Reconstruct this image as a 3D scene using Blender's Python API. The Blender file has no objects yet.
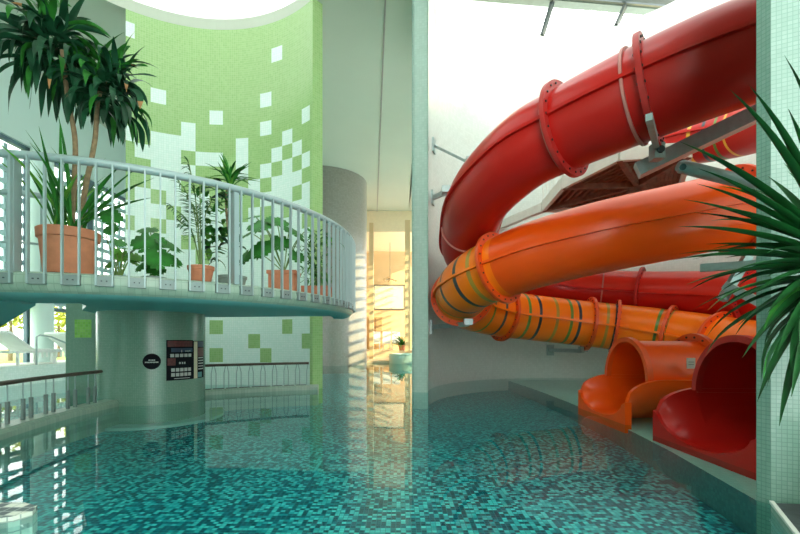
import bpy, math, random
from mathutils import Vector, Matrix
random.seed(7)
scn = bpy.context.scene
COL = scn.collection
PI = math.pi
F, HX, HY, CAMZ = 430.0, 400.0, 342.0, 1.0      # focal length in pixels, principal point, eye height


def at(x, y, Y):
    """point seen at pixel (x, y) at distance Y in front of the eye"""
    return Vector(((x - HX) / F * Y, Y, CAMZ + (HY - y) / F * Y))


# ------------------------------------------------------------------ materials
def new_mat(name):
    m = bpy.data.materials.new(name)
    m.use_nodes = True
    nt = m.node_tree
    b = nt.nodes['Principled BSDF']
    return m, nt, b


def plain(name, col, rough=0.5, metal=0.0, var=0.08, scale=6.0, bump=0.0, coat=0.0, spec=0.5, subs=0.0):
    m, nt, b = new_mat(name)
    b.inputs['Roughness'].default_value = rough
    b.inputs['Metallic'].default_value = metal
    b.inputs['Coat Weight'].default_value = coat
    b.inputs['Specular IOR Level'].default_value = spec
    tc = nt.nodes.new('ShaderNodeTexCoord')
    n = nt.nodes.new('ShaderNodeTexNoise')
    n.inputs['Scale'].default_value = scale
    n.inputs['Detail'].default_value = 4
    nt.links.new(tc.outputs['Object'], n.inputs['Vector'])
    r = nt.nodes.new('ShaderNodeValToRGB')
    r.color_ramp.elements[0].position = 0.3
    r.color_ramp.elements[1].position = 0.7
    r.color_ramp.elements[0].color = tuple(c * (1 - var) for c in col) + (1,)
    r.color_ramp.elements[1].color = tuple(min(1, c * (1 + var)) for c in col) + (1,)
    nt.links.new(n.outputs['Fac'], r.inputs['Fac'])
    nt.links.new(r.outputs['Color'], b.inputs['Base Color'])
    if bump:
        bp = nt.nodes.new('ShaderNodeBump')
        bp.inputs['Strength'].default_value = bump
        bp.inputs['Distance'].default_value = 0.01
        nt.links.new(n.outputs['Fac'], bp.inputs['Height'])
        nt.links.new(bp.outputs['Normal'], b.inputs['Normal'])
    return m


def mosaic(name, stops, size, grout, gw=0.1, rough=0.25, sy=None, blotch=0.0):
    """small square tiles on the UV map (metres): one random colour of the ramp per tile, grout lines between"""
    m, nt, b = new_mat(name)
    N, L = nt.nodes.new, nt.links.new
    uv = N('ShaderNodeUVMap'); uv.uv_map = 'UVMap'
    sc = N('ShaderNodeVectorMath'); sc.operation = 'DIVIDE'
    sc.inputs[1].default_value = (size, sy or size, 1)
    L(uv.outputs['UV'], sc.inputs[0])
    fl = N('ShaderNodeVectorMath'); fl.operation = 'FLOOR'
    L(sc.outputs[0], fl.inputs[0])
    wn = N('ShaderNodeTexWhiteNoise'); wn.noise_dimensions = '2D'
    L(fl.outputs[0], wn.inputs['Vector'])
    rp = N('ShaderNodeValToRGB'); rp.color_ramp.interpolation = 'LINEAR'
    els = rp.color_ramp.elements
    for i, (p, c) in enumerate(stops):
        e = els[i] if i < 2 else els.new(p)
        e.position = p; e.color = tuple(c) + (1,)
    L(wn.outputs['Value'], rp.inputs['Fac'])
    fr = N('ShaderNodeVectorMath'); fr.operation = 'FRACTION'
    L(sc.outputs[0], fr.inputs[0])
    sp = N('ShaderNodeSeparateXYZ'); L(fr.outputs[0], sp.inputs[0])
    mx = N('ShaderNodeMath'); mx.operation = 'MINIMUM'
    L(sp.outputs['X'], mx.inputs[0]); L(sp.outputs['Y'], mx.inputs[1])
    lt = N('ShaderNodeMath'); lt.operation = 'LESS_THAN'; lt.inputs[1].default_value = gw
    L(mx.outputs[0], lt.inputs[0])
    mix = N('ShaderNodeMix'); mix.data_type = 'RGBA'
    L(lt.outputs[0], mix.inputs['Factor'])
    L(rp.outputs['Color'], mix.inputs['A'])
    mix.inputs['B'].default_value = tuple(grout) + (1,)
    out = mix.outputs['Result']
    L(out, b.inputs['Base Color'])
    b.inputs['Roughness'].default_value = rough
    return m


M = {}
WT = (0.66, 0.80, 0.74)
M['white_tile'] = mosaic('white mosaic', [(0, (0.60, 0.76, 0.70)), (1, (0.70, 0.83, 0.78))], 0.05, (0.58, 0.72, 0.66), 0.1)
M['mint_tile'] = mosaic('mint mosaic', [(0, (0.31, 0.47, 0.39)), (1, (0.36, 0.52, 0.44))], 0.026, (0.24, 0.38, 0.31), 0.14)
M['tower_tile'] = mosaic('tower mosaic', [(0, (0.58, 0.64, 0.59)), (1, (0.63, 0.69, 0.64))], 0.06, (0.55, 0.61, 0.56), 0.08)
M['end_tile'] = mosaic('end pillar mosaic', [(0, (0.36, 0.50, 0.43)), (1, (0.41, 0.55, 0.48))], 0.05, (0.33, 0.47, 0.40), 0.1)
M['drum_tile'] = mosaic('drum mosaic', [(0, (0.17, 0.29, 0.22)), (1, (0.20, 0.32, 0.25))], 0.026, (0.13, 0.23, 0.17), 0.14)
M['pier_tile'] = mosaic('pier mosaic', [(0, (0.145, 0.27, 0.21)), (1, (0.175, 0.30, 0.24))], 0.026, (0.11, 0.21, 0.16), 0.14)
M['white_block'] = mosaic('white block mosaic', [(0, (0.70, 0.86, 0.80)), (1, (0.78, 0.90, 0.85))], 0.051, (0.62, 0.78, 0.70), 0.12)
M['green_block'] = mosaic('green block mosaic', [(0, (0.29, 0.48, 0.17)), (1, (0.34, 0.53, 0.21))], 0.051, (0.40, 0.57, 0.29), 0.12)
M['green_dark'] = mosaic('deep green mosaic', [(0, (0.16, 0.40, 0.05)), (1, (0.26, 0.52, 0.10))], 0.05, (0.25, 0.42, 0.15), 0.12)
M['grey_tile'] = mosaic('grey mosaic', [(0, (0.22, 0.21, 0.18)), (1, (0.26, 0.25, 0.22))], 0.07, (0.20, 0.19, 0.165), 0.12, 0.3)
M['pool_tile'] = mosaic('teal pool mosaic', [(0, (0.0, 0.045, 0.075)), (0.42, (0.0, 0.10, 0.14)), (0.55, (0.0, 0.30, 0.33)), (1, (0.08, 0.60, 0.58))], 0.036, (0.01, 0.20, 0.23), 0.12, 0.4)
M['pale_tile'] = mosaic('pale pool mosaic', [(0, (0.42, 0.62, 0.54)), (1, (0.50, 0.68, 0.60))], 0.05, (0.36, 0.54, 0.47), 0.1, 0.4)
M['check_tile'] = mosaic('black and white mosaic', [(0, (0.02, 0.05, 0.06)), (0.42, (0.02, 0.06, 0.07)), (0.48, (0.72, 0.74, 0.64)), (1, (0.78, 0.8, 0.7))], 0.06, (0.4, 0.45, 0.4), 0.12, 0.3)
M['coping_tile'] = mosaic('coping mosaic', [(0, (0.27, 0.37, 0.29)), (1, (0.33, 0.43, 0.34))], 0.06, (0.24, 0.33, 0.26), 0.1, 0.35)
M['ceiling'] = plain('ceiling plaster', (0.50, 0.545, 0.45), 0.8, var=0.02, scale=0.6)
M['plaster'] = plain('mint plaster', (0.58, 0.72, 0.68), 0.75, var=0.02, scale=0.8)
M['soffit'] = plain('soffit with water light', (0.20, 0.46, 0.45), 0.6, var=0.03, scale=1.0)  # teal of light coming off the water is put into this colour
M['warm_wall'] = plain('warm cream wall', (0.66, 0.49, 0.27), 0.7, var=0.03, scale=0.7)
M['warm_white'] = plain('warm white', (0.85, 0.74, 0.52), 0.6, var=0.03)
M['tan'] = plain('tan panel', (0.50, 0.33, 0.15), 0.6, var=0.06)
M['deck'] = plain('pale deck', (0.55, 0.58, 0.52), 0.55, var=0.05, scale=3)
M['warm_deck'] = plain('sandy deck', (0.62, 0.50, 0.33), 0.55, var=0.05, scale=3)
M['dark_slab'] = plain('dark grey grating', (0.035, 0.045, 0.047), 0.6, var=0.2, scale=20, bump=0.3)
M['rail'] = plain('painted rail steel', (0.31, 0.40, 0.40), 0.4, 0.15, var=0.04)
M['steel'] = plain('galvanised steel', (0.34, 0.43, 0.42), 0.42, 0.5, var=0.10, scale=14)
M['steel_light'] = plain('pale painted steel', (0.62, 0.66, 0.60), 0.5, 0.1, var=0.06)
M['steel_dark'] = plain('dark steel', (0.05, 0.07, 0.07), 0.4, 0.5, var=0.1)
M['beam_grey'] = plain('grey green beam paint', (0.13, 0.16, 0.12), 0.6, 0.1, var=0.1)
M['bracket_grey'] = plain('bracket steel', (0.19, 0.24, 0.23), 0.5, 0.2, var=0.1)
M['edge_tile'] = mosaic('shelf edge mosaic', [(0, (0.03, 0.17, 0.18)), (1, (0.06, 0.24, 0.24))], 0.03, (0.04, 0.19, 0.19), 0.12, 0.4)
M['wood_rail'] = plain('dark brown handrail', (0.10, 0.075, 0.055), 0.35, 0.2, var=0.2, scale=12)
M['brown'] = plain('brown timber', (0.20, 0.115, 0.075), 0.7, var=0.25, scale=9)
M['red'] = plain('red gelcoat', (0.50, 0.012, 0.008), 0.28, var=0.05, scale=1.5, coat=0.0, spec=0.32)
M['red_lit'] = plain('sky lit red gelcoat', (0.66, 0.030, 0.014), 0.3, var=0.05, scale=1.5, coat=0.0, spec=0.3)  # skylight on the tube's upper half put into a lighter red
M['red_flange'] = plain('red flange gelcoat', (0.46, 0.025, 0.02), 0.42, var=0.1, scale=8, spec=.3)
M['orange'] = plain('orange gelcoat', (0.84, 0.085, 0.004), 0.28, var=0.04, scale=1.5, coat=0.0, spec=0.32)
M['amber'] = plain('amber gelcoat', (0.95, 0.19, 0.005), 0.3, var=0.05, scale=2, coat=0.0, spec=0.3)
M['orange_flange'] = plain('orange flange gelcoat', (0.74, 0.08, 0.008), 0.35, var=0.08, scale=8)
M['stripe_navy'] = plain('navy stripe', (0.02, 0.035, 0.05), 0.3, var=0.05)
M['stripe_green'] = plain('green stripe', (0.10, 0.22, 0.03), 0.3, var=0.05)
M['stripe_olive'] = plain('olive stripe', (0.40, 0.25, 0.03), 0.3, var=0.05)
M['stripe_yellow'] = plain('yellow stripe', (0.80, 0.5, 0.05), 0.3, var=0.05)
M['bolt'] = plain('bolt hole', (0.03, 0.02, 0.02), 0.5, 0.3)
M['white_seam'] = plain('pale seam ring', (0.55, 0.20, 0.17), 0.45)
M['plate'] = plain('white notice plate', (0.62, 0.60, 0.55), 0.4, var=0.05)
M['grey_print'] = plain('grey print', (0.30, 0.29, 0.27), 0.5)
M['terracotta'] = plain('terracotta', (0.50, 0.185, 0.095), 0.75, var=0.14, scale=9, bump=0.1)
M['grey_pot'] = plain('grey green planter', (0.20, 0.27, 0.24), 0.5, var=0.08)
M['soil'] = plain('potting soil', (0.035, 0.025, 0.017), 0.95, var=0.4, scale=30, bump=0.5)
M['bark'] = plain('tan cane bark', (0.24, 0.16, 0.085), 0.8, var=0.25, scale=25, bump=0.3)
M['stalk'] = plain('green stalk', (0.13, 0.22, 0.05), 0.55, var=0.15, scale=10)
M['leaf_dark'] = plain('leaf dark', (0.010, 0.062, 0.026), 0.48, var=0.45, scale=6, spec=0.25)
M['leaf_mid'] = plain('leaf mid', (0.022, 0.15, 0.018), 0.48, var=0.45, scale=6, spec=0.25)
M['leaf_light'] = plain('leaf light', (0.09, 0.27, 0.03), 0.48, var=0.45, scale=6, spec=0.25)
M['leaf_blade'] = plain('leaf blade', (0.007, 0.068, 0.014), 0.48, var=0.45, scale=6, spec=0.25)
M['leaf_dry'] = plain('dry leaf tip', (0.36, 0.17, 0.06), 0.7, var=0.3, scale=10)
M['sign_black'] = plain('black sign board', (0.005, 0.007, 0.010), 0.75, var=0.05, spec=0.15)
M['sign_navy'] = plain('navy print', (0.02, 0.045, 0.09), 0.4, var=0.1)
M['sign_maroon'] = plain('maroon print', (0.10, 0.02, 0.02), 0.4, var=0.3, scale=30)
M['sign_pale'] = plain('pale print', (0.42, 0.43, 0.40), 0.5, var=0.05)
M['sign_cream'] = plain('cream print', (0.62, 0.55, 0.38), 0.5, var=0.08)
M['sign_teal'] = plain('teal print', (0.06, 0.26, 0.28), 0.5, var=0.1)
M['sling'] = plain('white sling fabric', (0.78, 0.82, 0.79), 0.8, var=0.04)
M['lounger_frame'] = plain('white lounger frame', (0.7, 0.74, 0.72), 0.4)
M['mullion'] = plain('dark mullion', (0.10, 0.16, 0.19), 0.5, 0.1)
M['blind'] = plain('blue grey louvre', (0.46, 0.58, 0.62), 0.6, 0.0)
M['lawn'] = plain('lawn', (0.20, 0.30, 0.04), 0.9, var=0.3, scale=3)
M['tree_leaf'] = plain('yellow green garden foliage', (0.42, 0.42, 0.04), 0.7, var=0.4, scale=3)  # yellow green leaf colour
M['parasol'] = plain('white garden canvas', (0.8, 0.82, 0.78), 0.8)


def two_sided_ior(nt, fr, ior):
    g = nt.nodes.new('ShaderNodeNewGeometry')
    mr = nt.nodes.new('ShaderNodeMapRange')
    mr.inputs['To Min'].default_value = ior; mr.inputs['To Max'].default_value = 1 / ior
    nt.links.new(g.outputs['Backfacing'], mr.inputs['Value'])
    nt.links.new(mr.outputs['Result'], fr.inputs['IOR'])


def glass_mat():
    m, nt, b = new_mat('window glass')
    N, L = nt.nodes.new, nt.links.new
    tr = N('ShaderNodeBsdfTransparent'); tr.inputs['Color'].default_value = (0.93, 0.97, 0.96, 1)
    gl = N('ShaderNodeBsdfGlossy'); gl.inputs['Roughness'].default_value = 0.02
    fr = N('ShaderNodeFresnel'); two_sided_ior(nt, fr, 1.3)
    mx = N('ShaderNodeMixShader')
    L(fr.outputs[0], mx.inputs[0]); L(tr.outputs[0], mx.inputs[1]); L(gl.outputs[0], mx.inputs[2])
    L(mx.outputs[0], nt.nodes['Material Output'].inputs['Surface'])
    return m


def roof_mat():
    m, nt, b = new_mat('dimming roof glazing')
    N, L = nt.nodes.new, nt.links.new
    tr = N('ShaderNodeBsdfTransparent'); tr.inputs['Color'].default_value = (0.56, 0.58, 0.57, 1)
    gl = N('ShaderNodeBsdfGlossy'); gl.inputs['Roughness'].default_value = 0.05
    mx = N('ShaderNodeMixShader'); mx.inputs[0].default_value = 0.05
    L(tr.outputs[0], mx.inputs[1]); L(gl.outputs[0], mx.inputs[2])
    L(mx.outputs[0], nt.nodes['Material Output'].inputs['Surface'])
    return m


def water_mat():
    m, nt, b = new_mat('pool water')
    N, L = nt.nodes.new, nt.links.new
    tc = N('ShaderNodeTexCoord')
    n = N('ShaderNodeTexNoise'); n.inputs['Scale'].default_value = 2.2; n.inputs['Detail'].default_value = 2.5
    L(tc.outputs['Object'], n.inputs['Vector'])
    bp = N('ShaderNodeBump'); bp.inputs['Strength'].default_value = 0.007; bp.inputs['Distance'].default_value = 0.12
    L(n.outputs['Fac'], bp.inputs['Height'])
    tr = N('ShaderNodeBsdfTransparent'); tr.inputs['Color'].default_value = (0.70, 0.93, 0.92, 1)
    gl = N('ShaderNodeBsdfGlossy'); gl.inputs['Roughness'].default_value = 0.015
    L(bp.outputs[0], gl.inputs['Normal'])
    fr = N('ShaderNodeFresnel'); two_sided_ior(nt, fr, 1.275)
    L(bp.outputs[0], fr.inputs['Normal'])
    mx = N('ShaderNodeMixShader')
    L(fr.outputs[0], mx.inputs[0]); L(tr.outputs[0], mx.inputs[1]); L(gl.outputs[0], mx.inputs[2])
    L(mx.outputs[0], nt.nodes['Material Output'].inputs['Surface'])
    return m


M['glass'] = glass_mat()
M['roof_glass'] = roof_mat()
M['water'] = water_mat()


# ------------------------------------------------------------------ mesh building
class MB:
    def __init__(s):
        s.v, s.f, s.mi, s.uv, s.mats = [], [], [], [], []

    def m(s, mat):
        if mat not in s.mats:
            s.mats.append(mat)
        return s.mats.index(mat)

    def face(s, idx, mat, uv=None):
        s.f.append(tuple(idx)); s.mi.append(s.m(mat)); s.uv.append(uv)

    def add(s, pts):
        i = len(s.v)
        s.v.extend(Vector(p) for p in pts)
        return i

    def box(s, c, size, mat, rz=0.0, rot=None):
        hx, hy, hz = (d / 2 for d in size)
        R = rot if rot is not None else Matrix.Rotation(rz, 3, 'Z')
        i = s.add([Vector(c) + R @ Vector((sx * hx, sy * hy, sz * hz)) for sz in (-1, 1) for sy in (-1, 1) for sx in (-1, 1)])
        for q in ((0, 2, 3, 1), (4, 5, 7, 6), (0, 1, 5, 4), (2, 6, 7, 3), (0, 4, 6, 2), (1, 3, 7, 5)):
            uv = []
            for k in q:
                d = (sx, sy, sz) = ((k & 1) * size[0], ((k >> 1) & 1) * size[1], ((k >> 2) & 1) * size[2])
                uv.append((d[0] + d[1], d[2]) if len({(kk >> 2) & 1 for kk in q}) > 1 else (d[0], d[1]))
            s.face([i + k for k in q], mat, uv)
        return s

    def bar(s, a, b, w, h, mat):
        """rectangular bar from a to b"""
        a, b = Vector(a), Vector(b)
        d = (b - a); L = d.length; d.normalize()
        up = Vector((0, 0, 1)) if abs(d.z) < 0.95 else Vector((0, 1, 0))
        sd = d.cross(up).normalized(); up = sd.cross(d)
        R = Matrix((d, sd, up)).transposed()
        return s.box((a + b) / 2, (L, w, h), mat, rot=R)

    def tube(s, path, r, mat, seg=10, caps=True):
        path = [Vector(p) for p in path]
        n = len(path)
        rr = r if hasattr(r, '__len__') else [r] * n
        t0 = (path[1] - path[0]).normalized()
        up = Vector((0, 0, 1)) if abs(t0.z) < 0.9 else Vector((0, 1, 0))
        rings = []
        for k in range(n):
            t = (path[min(k + 1, n - 1)] - path[max(k - 1, 0)]).normalized()
            sd = t.cross(up)
            if sd.length < 1e-4:
                sd = t.orthogonal()
            sd.normalize(); u2 = sd.cross(t).normalized(); up = u2
            rings.append(s.add([path[k] + (sd * math.cos(2 * PI * j / seg) + u2 * math.sin(2 * PI * j / seg)) * rr[k] for j in range(seg)]))
        for k in range(n - 1):
            for j in range(seg):
                j2 = (j + 1) % seg
                s.face((rings[k] + j, rings[k + 1] + j, rings[k + 1] + j2, rings[k] + j2), mat)
        if caps:
            s.face([rings[0] + j for j in range(seg)], mat)
            s.face([rings[-1] + j for j in reversed(range(seg))], mat)
        return s

    def lathe(s, prof, mat, c=(0, 0, 0), seg=28, mats=None):
        """prof: (radius, z) pairs"""
        c = Vector(c); rings = []
        for (r, z) in prof:
            rings.append(s.add([c + Vector((r * math.cos(2 * PI * j / seg), r * math.sin(2 * PI * j / seg), z)) for j in range(seg)]))
        for k in range(len(prof) - 1):
            mm = mats[k] if mats else mat
            for j in range(seg):
                j2 = (j + 1) % seg
                s.face((rings[k] + j, rings[k] + j2, rings[k + 1] + j2, rings[k + 1] + j), mm)
        if prof[0][0] > 1e-5:
            s.face([rings[0] + j for j in reversed(range(seg))], mats[0] if mats else mat)
        if prof[-1][0] > 1e-5:
            s.face([rings[-1] + j for j in range(seg)], mats[-1] if mats else mat)
        return s

    def prism(s, poly, z0, z1, mat, top=None, bottom=None):
        n = len(poly)
        a = s.add([(x, y, z0) for x, y in poly]); b = s.add([(x, y, z1) for x, y in poly])
        area = sum(poly[k][0] * poly[(k + 1) % n][1] - poly[(k + 1) % n][0] * poly[k][1] for k in range(n))
        order = list(range(n)) if area > 0 else list(reversed(range(n)))
        s.face([b + k for k in order], top or mat, [poly[k] for k in order])
        s.face([a + k for k in reversed(order)], bottom or mat, [poly[k] for k in reversed(order)])
        u = 0.0
        for q in range(n):
            k, k2 = order[q], order[(q + 1) % n]
            d = math.dist(poly[k], poly[k2])
            s.face((a + k, a + k2, b + k2, b + k), mat, [(u, z0), (u + d, z0), (u + d, z1), (u, z1)])
            u += d
        return s

    def grid(s, fn, nu, nv, matfn, uvfn=None):
        i = s.add([fn(a / nu, b / nv) for b in range(nv + 1) for a in range(nu + 1)])
        for b in range(nv):
            for a in range(nu):
                q = [(a, b), (a + 1, b), (a + 1, b + 1), (a, b + 1)]
                s.face([i + y * (nu + 1) + x for x, y in q], matfn(a, b) if callable(matfn) else matfn,
                       [uvfn(x / nu, y / nv) for x, y in q] if uvfn else None)
        return s

    def build(s, name, parent=None, smooth=35, loc=None):
        me = bpy.data.meshes.new(name)
        off = Vector(loc) if loc else Vector((0, 0, 0))
        me.from_pydata([tuple(p - off) for p in s.v], [], s.f)
        for mm in s.mats:
            me.materials.append(M[mm])
        me.polygons.foreach_set('material_index', s.mi)
        if any(u is not None for u in s.uv):
            ul = me.uv_layers.new(name='UVMap')
            for p, u in zip(me.polygons, s.uv):
                if u is None:
                    continue
                for li, w in zip(p.loop_indices, u):
                    ul.data[li].uv = w
        if smooth:
            me.polygons.foreach_set('use_smooth', [True] * len(s.f))
            me.set_sharp_from_angle(angle=math.radians(smooth))
        me.update()
        o = bpy.data.objects.new(name, me)
        COL.objects.link(o)
        if loc:
            o.location = off
        if parent is not None:
            o.parent = parent
            o.matrix_parent_inverse = parent.matrix_basis.inverted()
        return o


def tag(o, label, cat, group=None, kind=None):
    o['label'] = label; o['category'] = cat
    if group: o['group'] = group
    if kind: o['kind'] = kind
    return o


def thing(name, label, cat, loc, group=None):
    o = bpy.data.objects.new(name, None)
    o.location = loc; o.empty_display_size = 0.1
    COL.objects.link(o)
    return tag(o, label, cat, group)


def struct(o):
    o['kind'] = 'structure'
    return o


def catmull(P, per=12):
    P = [Vector(p) for p in P]
    Q = [P[0] * 2 - P[1]] + P + [P[-1] * 2 - P[-2]]
    out = []
    for k in range(1, len(Q) - 2):
        p0, p1, p2, p3 = Q[k - 1:k + 3]
        for j in range(per):
            t = j / per
            out.append(0.5 * ((2 * p1) + (p2 - p0) * t + (2 * p0 - 5 * p1 + 4 * p2 - p3) * t * t + (3 * p1 - p0 - 3 * p2 + p3) * t ** 3))
    out.append(P[-1])
    return out


def resample(path, step):
    out = [path[0]]; acc = 0.0
    for a, b in zip(path, path[1:]):
        d = (b - a).length
        while acc + d >= step:
            t = (step - acc) / d
            a = a + (b - a) * t
            out.append(a.copy()); d = (b - a).length; acc = 0.0
        acc += d
    if (out[-1] - path[-1]).length > step * 0.3:
        out.append(path[-1])
    return out


def arc(c, r, a0, a1, n):
    return [(c[0] + r * math.cos(math.radians(a0 + (a1 - a0) * k / n)), c[1] + r * math.sin(math.radians(a0 + (a1 - a0) * k / n))) for k in range(n + 1)]


# ------------------------------------------------------------------ camera, world, sun
cam = bpy.data.cameras.new('camera')
cam.sensor_width = 36; cam.lens = 36 * F / 800; cam.shift_y = (HY - 267) / 800
cam.clip_end = 300
co = bpy.data.objects.new('camera', cam); COL.objects.link(co)
co.location = (0, 0, CAMZ); co.rotation_euler = (PI / 2, 0, 0)
scn.camera = co

w = bpy.data.worlds.new('sky'); scn.world = w; w.use_nodes = True
bg = w.node_tree.nodes['Background']
bg.inputs['Color'].default_value = (0.97, 0.98, 0.95, 1)
bg.inputs['Strength'].default_value = 3.2
sd = bpy.data.lights.new('sun', 'SUN')
sd.energy = 5.0; sd.color = (1.0, 0.74, 0.42); sd.angle = math.radians(0.6)
so = bpy.data.objects.new('sun', sd); COL.objects.link(so)
sdir = Vector((-0.80, 0.42, -0.30))
so.rotation_euler = sdir.to_track_quat('-Z', 'Y').to_euler()
so.location = (20, -10, 20)
scn.view_settings.view_transform = 'Standard'
scn.view_settings.look = 'None'
scn.view_settings.gamma = 1
scn.view_settings.use_curve_mapping = False
scn.view_settings.exposure = 1.05
scn.cycles.use_denoising = True
scn.cycles.max_bounces = 10
scn.cycles.diffuse_bounces = 5
scn.cycles.transparent_max_bounces = 16

# ------------------------------------------------------------------ the shell
CZ = 8.31                                    # ceiling height
GC, GR = (-4.104, 6.877), 3.195              # curved green wall
TC, TR = (4.2, 8.3), 3.65                    # slide tower

# ceiling: a sheet with a round opening over the green wall and an open side over the slide tower
def ceiling():
    b = MB(); T = 0.25
    # angular strips between the round hole and the rectangle X -10.3 .. 0.5, Y -3 .. 17
    x0, x1, y0, y1 = -10.6, 0.55, -3.0, 24.0
    n = 96
    hole = [(GC[0] + GR * math.cos(2 * PI * k / n), GC[1] + GR * math.sin(2 * PI * k / n)) for k in range(n)]
    rect = []
    for k in range(n):
        dx, dy = math.cos(2 * PI * k / n), math.sin(2 * PI * k / n)
        ts = []
        if dx > 1e-9: ts.append((x1 - GC[0]) / dx)
        if dx < -1e-9: ts.append((x0 - GC[0]) / dx)
        if dy > 1e-9: ts.append((y1 - GC[1]) / dy)
        if dy < -1e-9: ts.append((y0 - GC[1]) / dy)
        t = min(ts)
        rect.append((GC[0] + dx * t, GC[1] + dy * t))
    for z, flip in ((CZ, 0), (CZ + T, 1)):
        h = b.add([(x, y, z) for x, y in hole]); r = b.add([(x, y, z) for x, y in rect])
        for k in range(n):
            k2 = (k + 1) % n
            q = (h + k, h + k2, r + k2, r + k)
            b.face(q if not flip else q[::-1], 'ceiling')
    nv = 2 * n
    for k in range(n):
        k2 = (k + 1) % n
        b.face((k, nv + k, nv + k2, k2), 'ceiling')
        b.face((n + k, n + k2, nv + n + k2, nv + n + k), 'ceiling')
    b.box((4.6, 0.0, CZ + T / 2), (8.1, 6.0, T), 'ceiling')  # unseen front piece, added to cut the light from behind the camera
    b.box(((x1 + 4.0) / 2 + 0.2, 18.4, CZ + T / 2), (4.0, 11.2, T), 'ceiling')
    return struct(b.build('ceiling', smooth=0))
ceiling()
# lower ceiling of the far hall behind a beam
b = MB(); b.box((-1, 24.3, 7.75), (9, 0.6, 1.2), 'warm_white'); b.box((-1, 27, 7.4), (9, 5.4, 0.3), 'warm_white')
struct(b.build('ceiling_rear', smooth=0))
b = MB(); b.bar((-0.30, 9.0, CZ - 0.004), (-1.28, 24.0, CZ - 0.004), 0.035, 0.02, 'grey_print')
struct(b.build('trim_1', smooth=0))

# pool floor and shelves
b = MB()
b.grid(lambda u, v: (-9.5 + 13.5 * u, -3 + 24 * v, -0.32), 1, 1, 'pool_tile', lambda u, v: (13.5 * u, 24 * v))
struct(b.build('floor', smooth=0))
b = MB()
EDGE = [(2.2, 2.0), (2.38, 2.9), (2.62, 4.2), (2.84, 5.9), (2.95, 7.6), (3.0, 9.4), (2.95, 11.9)]
b.prism(EDGE + [(8.4, 12.3), (8.4, 2.0)], -1.0, -0.055, 'edge_tile', top='pale_tile')
struct(b.build('floor_shelf', smooth=0))
b = MB()
b.lathe([(1.15, -1.0), (1.15, -0.28), (0.8, -0.28)], 'pale_tile', (-4.3, 7.5, 0), 40)
struct(b.build('floor_step', smooth=0))
# water
b = MB()
b.grid(lambda u, v: (-9.5 + 18 * u, -3 + 23.6 * v, 0), 6, 8, 'water')
tag(b.build('pool_water', smooth=0), 'still clear turquoise pool water over teal mosaic, mirroring the slides', 'water', kind='stuff')

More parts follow.
